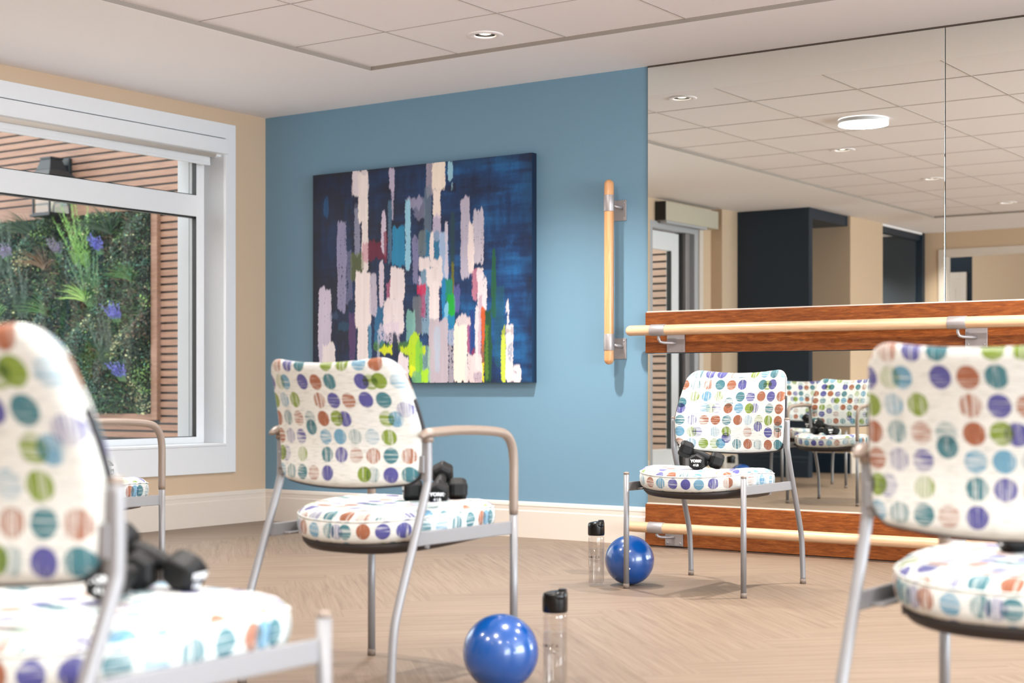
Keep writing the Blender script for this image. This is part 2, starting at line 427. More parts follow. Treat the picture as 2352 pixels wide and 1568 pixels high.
# ceiling: gypsum border, recessed lay-in tiles
TX0, TX1, TY0, TY1 = 1.436, 8.1, -7.69, -.724
wall('ceiling', [(-.3, TX0, YS-.14, .15, ZC, ZC+.12), (TX1, XE+.15, YS-.14, .15, ZC, ZC+.12), (TX0, TX1, TY1, .15, ZC, ZC+.12), (TX0, TX1, YS-.14, TY0, ZC, ZC+.12)], M['ceiling_paint'])
DLXY = [(x, y) for x in (2.345, 4.60, 6.95) for y in (-.974, -3.30, -5.09, -7.0)]
def tiles_with_holes():
    xs = sorted({TX0-.005, TX1+.005} | {x+s_*.052 for x, y in DLXY for s_ in (-1, 1)}); ys = sorted({TY0-.005, TY1+.005} | {y+s_*.052 for x, y in DLXY for s_ in (-1, 1)})
    m = MB()
    for i in range(len(xs)-1):
        for j in range(len(ys)-1):
            cx_, cy_ = (xs[i]+xs[i+1])/2, (ys[j]+ys[j+1])/2
            if any(abs(cx_-x) < .04 and abs(cy_-y) < .04 for x, y in DLXY): continue
            b = m.add([(xs[i], ys[j], ZT), (xs[i+1], ys[j], ZT), (xs[i+1], ys[j+1], ZT), (xs[i], ys[j+1], ZT)]); m.face([b+3, b+2, b+1, b])
    m.box(TX0-.02, TX1+.02, TY0-.02, TY1+.02, ZT+.08, ZT+.10)
    structure(m.build('ceiling_tiles', M['ceiling_tile']))
tiles_with_holes()
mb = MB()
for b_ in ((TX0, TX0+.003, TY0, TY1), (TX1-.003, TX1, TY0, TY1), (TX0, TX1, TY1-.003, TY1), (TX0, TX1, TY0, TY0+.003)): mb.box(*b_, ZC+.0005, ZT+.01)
structure(mb.build('trim_reveal_shade', M['tray_reveal_shade']))  # added strip darkens the tray reveal, with shade put into its grey
mb = MB()
x = 2.002
while x < TX1: mb.box(x-.004, x+.004, TY0, TY1, ZT-.0025, ZT+.001); x += .638
y = -1.291
while y > TY0: mb.box(TX0, TX1, y-.003, y+.003, ZT-.002, ZT+.001); y -= .643
structure(mb.build('ceiling_grid', M['tile_grid']))

# baseboards (stepped profile)
def baseboard(name, p, q, nrm, mat=None, h=.192):
    prof = [(0, 0), (.016, 0), (.016, h-.052), (.0125, h-.046), (.0125, h-.026), (.014, h-.022), (.012, h-.012), (.006, h), (0, h)]
    m = MB(); n = len(prof)
    rows = []
    for e in (p, q): rows.append(m.add([(e[0]+nrm[0]*a, e[1]+nrm[1]*a, b) for a, b in prof]))
    for k in range(n):
        k2 = (k+1) % n; m.face([rows[0]+k, rows[0]+k2, rows[1]+k2, rows[1]+k])
    m.face([rows[0]+k for k in range(n)]); m.face([rows[1]+k for k in range(n)][::-1])
    return structure(m.build(name, mat or M['cream_trim']))
baseboard('baseboard_back', (0, 0), (2.660, 0), (0, -1))
baseboard('baseboard_left', (0, 0), (0, DY1+.03), (1, 0))
baseboard('baseboard_pier', (.11, -5.85), (.11, -6.16), (1, 0))
baseboard('baseboard_navy', (.11, -6.16), (.823, -6.16), (0, 1), M['navy_paint'])
baseboard('baseboard_portal', (-1.2, -7.05), (.85, -7.05), (0, 1), M['navy_paint'])
baseboard('baseboard_portal_front', (.85, -7.05), (.85, -7.87), (1, 0))
baseboard('baseboard_front', (1.0, YS), (.85, YS), (0, 1))

# ------------------------------------------------------------------ window 1
win = empty('window_1', (0, -1.85, WZ0)); structure(win)
def wpart(name, boxes, mat, bevel=.003):
    m = MB()
    for b in boxes: m.box(b[0], b[1], b[2]+1.85, b[3]+1.85, b[4]-WZ0, b[5]-WZ0)
    return m.build(name, mat, win, bevel=bevel)
wpart('casing', [(0, .020, WY1, WY1+.082, .305, 2.357), (0, .020, WY0-.082, WY0, .305, 2.357), (0, .020, WY0, WY1, 2.270, 2.357),
                 (0, .020, WY0, WY1, .305, .462)], M['white_trim'])
wpart('jamb', [(-.29, .006, WY1, WY1+.012, WZ0, 2.262), (-.29, .006, WY0-.012, WY0, WZ0, 2.262), (-.29, .0, WY0, WY1, 2.2, 2.262)], M['white_trim'])
wpart('sill', [(-.17, .024, WY0, WY1, .462, .476)], M['white_trim'])
FX0, FX1 = -.215, -.16
wpart('frame', [(FX0, FX1, WY1-.065, WY1, .476, 2.2), (FX0, FX1, WY0, WY0+.065, .476, 2.2), (FX0, FX1, WY0+.065, WY1-.065, .476, .514),
                (FX0, FX1, WY0+.065, WY1-.065, 1.816, 1.942), (FX0, FX1, WY0+.065, WY1-.065, 2.14, 2.2)], M['white_trim'])
wpart('gasket', [(-.188, FX1+.001, WY1-.068, WY1-.065, .514, 1.816), (-.188, FX1+.001, WY1-.068, WY1-.065, 1.942, 2.14),
                 (-.20, -.165, WY0+.065, WY1-.065, 1.807, 1.8165), (-.20, -.165, WY0+.065, WY1-.065, 1.9415, 1.946), (-.20, -.165, WY0+.065, WY1-.065, .514, .517)], M['gasket'], 0)
wpart('exterior_return', [(-.31, FX0, WY1-.072, WY1, .476, 2.2), (FX0, -.192, WY1-.069, WY1-.064, .514, 2.14), (-.31, FX0, WY0, WY0+.07, .476, 2.2)], M['grey_frame'])
wpart('exterior_sill', [(-.33, -.2, WY0, WY1, .44, .476)], M['grey_frame'])
wpart('glass_pane', [(-.190, -.186, WY0+.065, WY1-.065, .514, 1.816)], M['pane'], 0)
wpart('glass_pane', [(-.190, -.186, WY0+.065, WY1-.065, 1.942, 2.14)], M['pane'], 0)

mb = MB(); mb.box(.0, .004, WY0, WY1+.01, 2.25, 2.272); structure(mb.build('trim_shade_line', M['gasket']))  # black strip painting the shade line between casing and cassette
# roller blind in its white cassette
bl = empty('roller_blind', (0, -1.85, 2.17)); tag(bl, 'white roller blind rolled up in its cassette across the top of the window', 'blind')
mb = MB(); mb.box(-.07, .040, WY0+1.85, WY1+1.856, .006, .092); mb.build('cassette', M['white_trim'], bl, bevel=.004)
mb = MB(); mb.tube([(-.03, WY0+1.87, .012), (-.03, WY1+1.80, .012)], .026, 20); mb.build('fabric_roll', M['cream_trim'], bl)
mb = MB(); mb.box(-.062, -.050, WY0+1.88, WY1+1.79, -.048, .01); mb.build('blind_fabric', M['white_trim'], bl)
mb = MB(); mb.box(-.066, -.046, WY0+1.88, WY1+1.79, -.06, -.043); mb.build('bottom_bar', M['white_trim'], bl, bevel=.003)
mb = MB(); mb.box(-.068, -.02, WY1+1.795, WY1+1.85, -.004, .01); mb.build('end_bracket', M['white_trim'], bl)

# patio door (only its reflection shows)
dr = empty('door_1', (0, -5.16, 0)); structure(dr)
def dpart(name, boxes, mat, bevel=.003):
    m = MB()
    for b in boxes: m.box(b[0], b[1], b[2]+5.16, b[3]+5.16, b[4], b[5])
    return m.build(name, mat, dr, bevel=bevel)
dpart('door_frame', [(-.2, .0, DY0, DY0+.07, 0, 2.25), (-.2, .0, DY1-.05, DY1, 0, 2.25), (-.2, 0, DY0+.07, DY1-.05, 2.19, 2.25)], M['grey_frame'])
dpart('door_leaf', [(-.12, -.07, -5.36, -5.22, .02, 2.18), (-.12, -.07, -5.22, -4.83, 2.02, 2.18), (-.12, -.07, -5.22, -4.83, .02, .27), (-.12, -.07, -4.83, -4.77, .02, 2.18)], M['white_trim'])
dpart('door_post', [(-.13, -.03, -5.49, -5.425, .0, 2.19)], M['satin_metal'])
dpart('side_panel', [(-.12, -.07, -5.55, -5.49, .0, 2.19)], M['grey_frame'])
dpart('gasket', [(-.11, -.068, -5.222, -5.208, .27, 2.02), (-.11, -.068, -5.425, -5.36, .02, 2.19)], M['gasket'], 0)
dpart('glass_pane', [(-.10, -.096, -5.22, -4.83, .27, 2.02)], M['pane'], 0)
dpart('casing', [(0, .015, DY0-.07, DY0, 0, 2.25)], M['cream_trim'])
bx = empty('door_blind_box', (.04, -5.25, 2.25)); tag(bx, 'long pale header box mounted above the glazed patio door, seen in the mirror', 'header box')
mb = MB(); mb.box(-.038, .06, -.55, .43, 0, .16); mb.build('housing', M['header_beige'], bx, bevel=.003)
mb = MB(); mb.box(-.038, .062, .43, .445, -.001, .161); tag(mb.build('end_cap', M['gasket'], bx), 'black end cap')
mb = MB(); mb.box(-.01, .05, -.35, .40, -.02, 0.0); mb.build('track', M['grey_frame'], bx)

# ------------------------------------------------------------------ outside: slatted courtyard walls
def slat_wall(name, x0, x1, y, z0, z1, mat, nrm=-1, hole=None):
    m = MB(); z = z0; pitch = .0687
    m.box(x0, x1, y+.0*nrm, y-.06*nrm, z0, z1, 1)
    while z < z1:
        segs = [(x0, x1)]
        if hole and z > hole[2]-.03 and z < hole[3]: segs = [(x0, hole[0]), (hole[1], x1)]
        for a, b in segs:
            if b > a: m.box(a, b, y, y+.022*nrm, z, z+.050)
        z += pitch
    return structure(m.build(name, [mat, M['gasket']]))
GX0, GX1, GZ0, GZ1 = -7.6, -3.924, .579, 2.405
slat_wall('wall_courtyard', -9.5, -.33, 2.7, .02, 4.6, M['slat'], -1, (GX0-.08, GX1+.08, GZ0-.06, GZ1+.04))
slat_wall('wall_courtyard_south', -9.5, -.36, -6.0, .02, 3.4, M['slat_pale'], 1)
mb = MB(); mb.box(-9.6, -.29, -6.1, 2.9, -.2, 0); structure(mb.build('ground_courtyard', M['cream_trim']))
mb = MB(); mb.box(-.30, -.26, 0, 2.7, 0, 3.6); structure(mb.build('wall_exterior', M['white_trim']))
# planting frame
pf = empty('living_wall_frame', ((GX0+GX1)/2, 2.69, GZ0)); tag(pf, 'wooden frame boards round the planted green wall outside the window', 'frame')
cx = (GX0+GX1)/2
mb = MB(); mb.box(GX1-cx, GX1-cx+.078, -.05, 0, -.055, GZ1-GZ0+.1); mb.build('side_board', M['slat'], pf, bevel=.003)
mb = MB(); mb.box(GX0-cx-.078, GX0-cx, -.05, 0, -.055, GZ1-GZ0+.1); mb.build('side_board', M['slat'], pf, bevel=.003)
mb = MB(); mb.box(GX0-cx, GX1-cx, -.06, 0, GZ1-GZ0, GZ1-GZ0+.10); mb.build('top_board', M['slat'], pf, bevel=.003)
mb = MB(); mb.box(GX0-cx, GX1-cx, -.05, 0, -.06, 0); mb.build('bottom_board', M['slat'], pf, bevel=.003)

# foliage
def leafmat(name):
    t = NT(name); a = t.n('Attribute', attribute_name='leaf')
    t.set(base=a.outputs['Color'], rough=.45); t.b.inputs['Subsurface Weight'].default_value = 0
    return t.mat
LEAF = leafmat('leaf_green')
class Leaves:
    def __init__(s): s.v = []; s.f = []; s.c = []
    def leaf(s, p, d, up, L, w, col, fold=.25):
        p = Vector(p); d = Vector(d).normalized(); side = d.cross(Vector(up)); 
        if side.length < 1e-3: side = Vector((1, 0, 0))
        side.normalize(); nn = side.cross(d).normalized()
        b = len(s.v)
        s.v += [tuple(p), tuple(p+d*L*.45+side*w*.5+nn*w*fold), tuple(p+d*L), tuple(p+d*L*.45-side*w*.5+nn*w*fold), tuple(p+d*L*.5)]
        s.f += [(b, b+1, b+4), (b+1, b+2, b+4), (b+2, b+3, b+4), (b+3, b, b+4)]; s.c += [col]*4
    def blade(s, p, d, L, w, col, droop=.3):
        p = Vector(p); d = Vector(d).normalized(); side = d.cross(Vector((0, 1, 0)))
        if side.length < 1e-3: side = Vector((1, 0, 0))
        side.normalize(); b = len(s.v)
        for k in range(4):
            t_ = k/3; q = p+d*L*t_+Vector((0, 0, -droop*L*t_*t_)); ww = w*(1-t_*.9)
            s.v += [tuple(q-side*ww/2), tuple(q+side*ww/2)]
            if k: s.f.append((b+2*k-2, b+2*k-1, b+2*k+1, b+2*k)); s.c.append(col)
    def build(s, name, mat=None):
        me = bpy.data.meshes.new(name); me.from_pydata(s.v, [], s.f)
        a = me.attributes.new('leaf', 'FLOAT_COLOR', 'FACE')
        a.data.foreach_set('color', [x for c in s.c for x in c]); me.materials.append(mat or LEAF); me.update()
        o = bpy.data.objects.new(name, me); COL.objects.link(o); return o
rnd = random.Random(11)
def jit(c, k=.25):
    f = 1+rnd.uniform(-k, k); return (c[0]*f*(1+rnd.uniform(-.1, .1)), c[1]*f, c[2]*f*(1+rnd.uniform(-.1, .1)), 1)
DKG = srgb(34, 62, 40); MDG = srgb(62, 104, 56); LTG = srgb(140, 182, 96); BLG = srgb(70, 124, 100); CRM = srgb(206, 208, 156); BRN = srgb(104, 84, 62); GRN2 = srgb(104, 150, 62)
def spikes(x, z, n, L, w, col, droop=.3, spread=1.25, bias=(0, -.6, .6), y=2.58):
    lv = Leaves()
    for k in range(n):
        a = rnd.uniform(-spread, spread); d = Vector((math.sin(a), bias[1]+rnd.uniform(-.3, .3), math.cos(a)*bias[2]+.25))
        lv.blade((x+rnd.uniform(-.02, .02), y, z+rnd.uniform(-.02, .02)), d, L*rnd.uniform(.7, 1.1), w, jit(col), droop)
    return lv
def flowers(x, z, n=26, col=srgb(96, 96, 186)):
    lv = Leaves()
    for k in range(n):
        a = rnd.uniform(-.9, .9); q = Vector((x+rnd.uniform(-.05, .05), 2.56, z))
        d = Vector((math.sin(a)*.8, -.5, .9)).normalized(); L = rnd.uniform(.10, .2)
        lv.blade(q, d, L, .005, jit(MDG), 0)
        for j in range(11):
            c = q+d*L*(.4+.6*j/9)
            lv.leaf(c, (rnd.uniform(-1, 1), rnd.uniform(-1, .2), rnd.uniform(-.3, 1)), (0, 1, .2), .017, .010, jit(col))
    return lv
def conifer(x, z, L, col, lean=0):
    lv = Leaves()
    for s_ in range(8):
        a = lean+rnd.uniform(-.45, .45); d = Vector((math.sin(a), -.25, math.cos(a))).normalized(); q = Vector((x+rnd.uniform(-.07, .07), 2.58, z-L*.5))
        for j in range(70):
            t_ = j/70; c = q+d*L*t_
            ang = rnd.uniform(0, 2*PI)
            dd = Vector((math.cos(ang), math.sin(ang)*.7, .9))
            lv.blade(c, dd, .085*(1.15-t_), .007, jit(col), .05)
    return lv
for (x, z, lab) in ((-4.50, 2.12, 'upper right violet-blue flower cluster in the green wall'), (-4.26, 1.50, 'middle violet-blue flower cluster in the green wall, near its right edge'),
                    (-4.20, .97, 'lowest violet-blue flower cluster in the green wall, near its right edge'), ):
    tag(flowers(x, z-.10).build('flowering_plant'), lab, 'flowers', 'violet-blue flower clusters in the green wall')
tag(flowers(-5.80, 2.02, 22, srgb(128, 116, 150)).build('flowering_plant'), 'dull mauve flower spikes at the upper left of the green wall', 'flowers', 'mauve flower spikes in the green wall')
tag(flowers(-5.05, 2.02, 20, srgb(112, 100, 130)).build('flowering_plant'), 'dull mauve flower spikes under the outdoor lantern in the green wall', 'flowers', 'mauve flower spikes in the green wall')
for (x, z, L, col, lab) in ((-5.48, 2.26, .42, DKG, 'dark fan of spiky leaves at the top left of the green wall, below the lantern'),
        (-4.37, 2.22, .42, DKG, 'dark fan of spiky leaves at the top right of the green wall'),
        (-5.98, 1.50, .36, GRN2, 'light green spiky tuft at the left edge of the visible green wall'),
        (-5.25, 1.50, .36, MDG, 'green spiky tuft left of the centre of the green wall'),
        (-4.72, 1.62, .30, LTG, 'pale green spiky tuft in the centre of the green wall'),
        (-4.10, 1.78, .32, MDG, 'green spiky tuft at the right edge of the green wall'),
        (-4.86, .84, .34, BRN, 'brownish spiky tuft near the bottom of the green wall'),
        (-5.30, 1.94, .34, BRN, 'reddish-brown spiky tuft under the lantern in the green wall')):
    tag(spikes(x, z, 46, L, .016, col).build('spiky_plant'), lab, 'plant', 'spiky tufts in the green wall')
for (x, z, L, col, lab) in ((-4.75, 2.22, .62, GRN2, 'bright green feathery conifer sprig right of the lantern in the green wall'),
        (-5.90, 2.18, .55, DKG, 'dark fern-like sprig at the far top left of the green wall'),
        (-4.62, 1.80, .5, MDG, 'mid green feathery sprig in the middle of the green wall'),
        (-5.62, 1.72, .5, DKG, 'dark feathery sprig in the left half of the green wall'),
        (-4.42, 1.22, .5, DKG, 'dark feathery sprig in the lower right of the green wall')):
    tag(conifer(x, z, L, col).build('feathery_plant'), lab, 'plant', 'feathery sprigs in the green wall')
def foliage():
    lv = Leaves(); r2 = random.Random(5)
    # patches of kinds of small leaf
    seeds = [(r2.uniform(GX0, GX1), r2.uniform(GZ0, GZ1), r2.choice([DKG, DKG, MDG, BLG, BLG, CRM, LTG, BRN, MDG, srgb(92, 130, 120)]), r2.uniform(.6, 1.1)) for _ in range(190)]
    for k in range(46000):
        x = r2.uniform(GX0, GX1) if k % 5 == 0 else r2.uniform(-6.4, GX1); z = r2.uniform(GZ0, GZ1)
        b = min(seeds, key=lambda s: (s[0]-x)**2*1.8+(s[1]-z)**2+r2.uniform(0, .01)) if k % 3 else seeds[r2.randrange(190)]
        col = b[2] if r2.random() < .62 else DKG
        dep = r2.random(); y = 2.66-.16*dep*(.5+.5*math.sin(x*9+math.sin(z*7)*2))
        f = r2.uniform(.22, 1.05)
        c = (col[0]*f, col[1]*f, col[2]*f, 1)
        L = .024*b[3]*r2.uniform(.7, 1.4)
        lv.leaf((x, y, z), (r2.uniform(-1, 1), r2.uniform(-1, .1), r2.uniform(-1, .5)), (r2.uniform(-.4, .4), -1, .6), L, L*.62, c)
    for k in range(2600):
        x = r2.uniform(-6.4, GX1); z = r2.uniform(GZ0, GZ1); a = r2.uniform(-1.2, 1.2)
        lv.blade((x, 2.62, z), (math.sin(a), -.5, math.cos(a)), r2.uniform(.06, .16), .007, jit(r2.choice([DKG, DKG, MDG, BRN])), .5)
    return lv
fo = foliage().build('foliage'); tag(fo, 'dense mixed small-leaf greenery covering the wall outside the window', 'greenery', kind='stuff')
mb = MB(); mb.box(GX0, GX1, 2.655, 2.70, GZ0, GZ1); structure(mb.build('wall_planting_panel', simple('planting_panel', srgb(24, 30, 22), .9)))

# outdoor lantern
ln = empty('wall_lantern', (-5.09, 2.66, 2.39)); tag(ln, 'black square wall lantern with flared hood on the slatted wall outside', 'lantern')
def frus(m, z0, a0, z1, a1, yc=-.17):
    b = m.add([(-a0, yc-a0, z0), (a0, yc-a0, z0), (a0, yc+a0, z0), (-a0, yc+a0, z0), (-a1, yc-a1, z1), (a1, yc-a1, z1), (a1, yc+a1, z1), (-a1, yc+a1, z1)])
    for q in ((0,3,2,1),(4,5,6,7),(0,1,5,4),(1,2,6,5),(2,3,7,6),(3,0,4,7)): m.face([b+k for k in q])
mb = MB(); frus(mb, .36, .155, .375, .155); frus(mb, .375, .15, .43, .10); frus(mb, .43, .10, .53, .068); frus(mb, .53, .075, .55, .075); mb.build('hood', M['lamp_black'], ln, bevel=.003)
mb = MB()
for sx_ in (-1, 1):
    for sy_ in (-1, 1): mb.box(sx_*.115-.008, sx_*.115+.008, -.17+sy_*.115-.008, -.17+sy_*.115+.008, .02, .36)
for z_ in (.02, .30):
    for s_ in (-1, 1):
        mb.box(-.115, .115, -.17+s_*.115-.006, -.17+s_*.115+.006, z_, z_+.014); mb.box(s_*.115-.006, s_*.115+.006, -.285, -.055, z_, z_+.014)
mb.build('cage', M['lamp_black'], ln)
mb = MB(); mb.box(-.14, .14, -.31, -.03, 0, .02); mb.build('base_plate', M['lamp_black'], ln, bevel=.003)
mb = MB()
for s_ in (-1, 1): mb.box(s_*.108-.001, s_*.108+.001, -.28, -.06, .03, .36); mb.box(-.108, .108, -.17+s_*.108-.001, -.17+s_*.108+.001, .03, .36)
mb.build('glass_panel', M['pane'], ln)
mb = MB(); mb.box(-.06, .06, -.02, .02, .12, .56); mb.box(-.02, .02, -.12, 0, .40, .50); mb.build('wall_bracket', M['lamp_black'], ln, bevel=.004)
mb = MB(); mb.lathe([(.014, .02), (.014, .10), (.03, .13), (.032, .2), (.015, .24)], 16, c=(0, -.17, 0)); mb.build('bulb', M['cream_trim'], ln)

# ------------------------------------------------------------------ mirrors, boards, ballet bars
def mirror(name, x0, x1, z0, z1, yb=0, label=''):
    m = MB(); m.box(x0, x1, -.010+yb, -.002, z0, z1)
    return structure(m.build(name, M['mirror'], bevel=.0015, seg=1))
mirror('mirror_panel_1', 2.671, 4.2155, 1.18, 2.432)
mirror('mirror_panel_2', 4.2185, 5.78, 1.18, 2.432)
mirror('mirror_panel_3', 5.783, 7.30, 1.18, 2.432)
mirror('mirror_panel_4', 2.671, 7.30, .214, .976)
mb = MB(); mb.box(2.671, 7.30, -.012, -.002, 2.432, 2.4395); structure(mb.build('trim_2', M['dark_gap']))
def board(name, z0, z1, lab):
    e = empty(name, (4.98, 0, z0)); tag(e, lab, 'board')
    m = MB(); m.box(2.669-4.98, 7.3-4.98, -.030, -.0125 if z0 > .5 else -.0125, 0, z1-z0); m.build('board', M['cherry'], e, bevel=.002)
    m = MB(); m.box(2.674-4.98, 7.3-4.98, -.0225, -.0115, z1-z0+.0005, z1-z0+.006); tag(m.build('mirror_channel', M['cream_trim'], e), 'thin cream mirror channel')
    return e
board('mounting_board', .978, 1.184, 'upper reddish-brown wooden board across the mirror behind the bar')
board('mounting_board', .004, .212, 'lower reddish-brown wooden board along the floor beneath the mirror')
def bracket_arm(path, parent, r=.0078):
    m = MB(); m.tube(path, r, 12); return m.build('bracket_arm', M['satin_metal'], parent)
def screws(pts, parent, axis='y'):
    for p in pts:
        m = MB(); m.lathe([(.0, 0), (.0055, 0), (.0045, .002), (.0015, .0022)], 14)
        o = m.build('screw', M['satin_metal'], parent, loc=p, rot=(PI/2, 0, 0))
def hbar(zc, collars, plate_dz, drop, lab, x0=2.598):
    e = empty('ballet_bar', (4.8, -.10, zc)); tag(e, lab, 'bar', 'horizontal ballet bars on the mirror wall')
    R = .0265; X = lambda x: x-4.8
    m = MB()
    path = [(X(x0)+R*(1-math.cos(a)), 0, 0) for a in [0.02, .35, .7, 1.05, 1.35, PI/2]]; rr = [R*max(.04, math.sin(a)) for a in [0.02, .35, .7, 1.05, 1.35, PI/2]]
    m.tube(path+[(X(5.0), 0, 0), (X(7.25), 0, 0)], rr+[R, R], 28); m.build('rail', M['maple'], e)
    for cx_ in collars:
        m = MB(); m.tube([(X(cx_)-.042, 0, 0), (X(cx_)+.042, 0, 0)], R+.0025, 28); c = m.build('collar', M['satin_metal'], e, bevel=.001)
        xp = X(cx_)+.063
        m = MB(); m.box(xp-.05, xp+.05, .062, .070, -plate_dz-.105, -plate_dz); p = m.build('wall_plate', M['satin_metal'], e, bevel=.0015)
        zz = -R-drop
        path = [(X(cx_), 0, -R), (X(cx_)+.001, .001, -R-drop*.5), (X(cx_)+.006, .006, zz+.004), (X(cx_)+.018, .016, zz), (xp-.012, .046, zz-.002), (xp, .064, zz-.003)]
        bracket_arm(path, e)
        screws([(xp-.036, .0625, -plate_dz-.09), (xp+.036, .0625, -plate_dz-.09)], e)
    return e
hbar(1.090, (2.785, 4.305, 5.83), .006, .036, 'upper pale wooden ballet bar with rounded end across the mirror at chair-back height')
hbar(.100, (2.775, 4.305, 5.83), -.012, .020, 'lower pale wooden ballet bar running just above the floor below the mirror')
# upright grab bar on the blue wall
e = empty('grab_bar', (2.484, -.08, .92)); tag(e, 'short upright pale wooden bar on two metal brackets on the blue wall', 'bar')
R = .0255; H = .949
aa = [0.03, .4, .8, 1.2, PI/2]
path = [(0, 0, R*(1-math.cos(a))) for a in aa]+[(0, 0, H-R*(1-math.cos(a))) for a in aa[::-1]]
mb = MB(); mb.tube(path, [max(.001, R*math.sin(a)) for a in aa]+[max(.001, R*math.sin(a)) for a in aa[::-1]], 28); mb.build('rail', M['maple_v'], e)
for zc in (.115, .827):
    mb = MB(); mb.tube([(0, 0, zc-.042), (0, 0, zc+.042)], R+.0025, 28); mb.build('collar', M['satin_metal'], e, bevel=.001)
    mb = MB(); mb.box(-.045, .058, .073, .080, zc-.085, zc+.022); mb.build('wall_plate', M['satin_metal'], e, bevel=.0015)
    bracket_arm([(R*.8, .01, zc-.012), (.032, .018, zc-.018), (.04, .035, zc-.02), (.034, .074, zc-.02)], e)
    screws([(.044, .0735, zc-.07), (.044, .0735, zc+.008)], e)

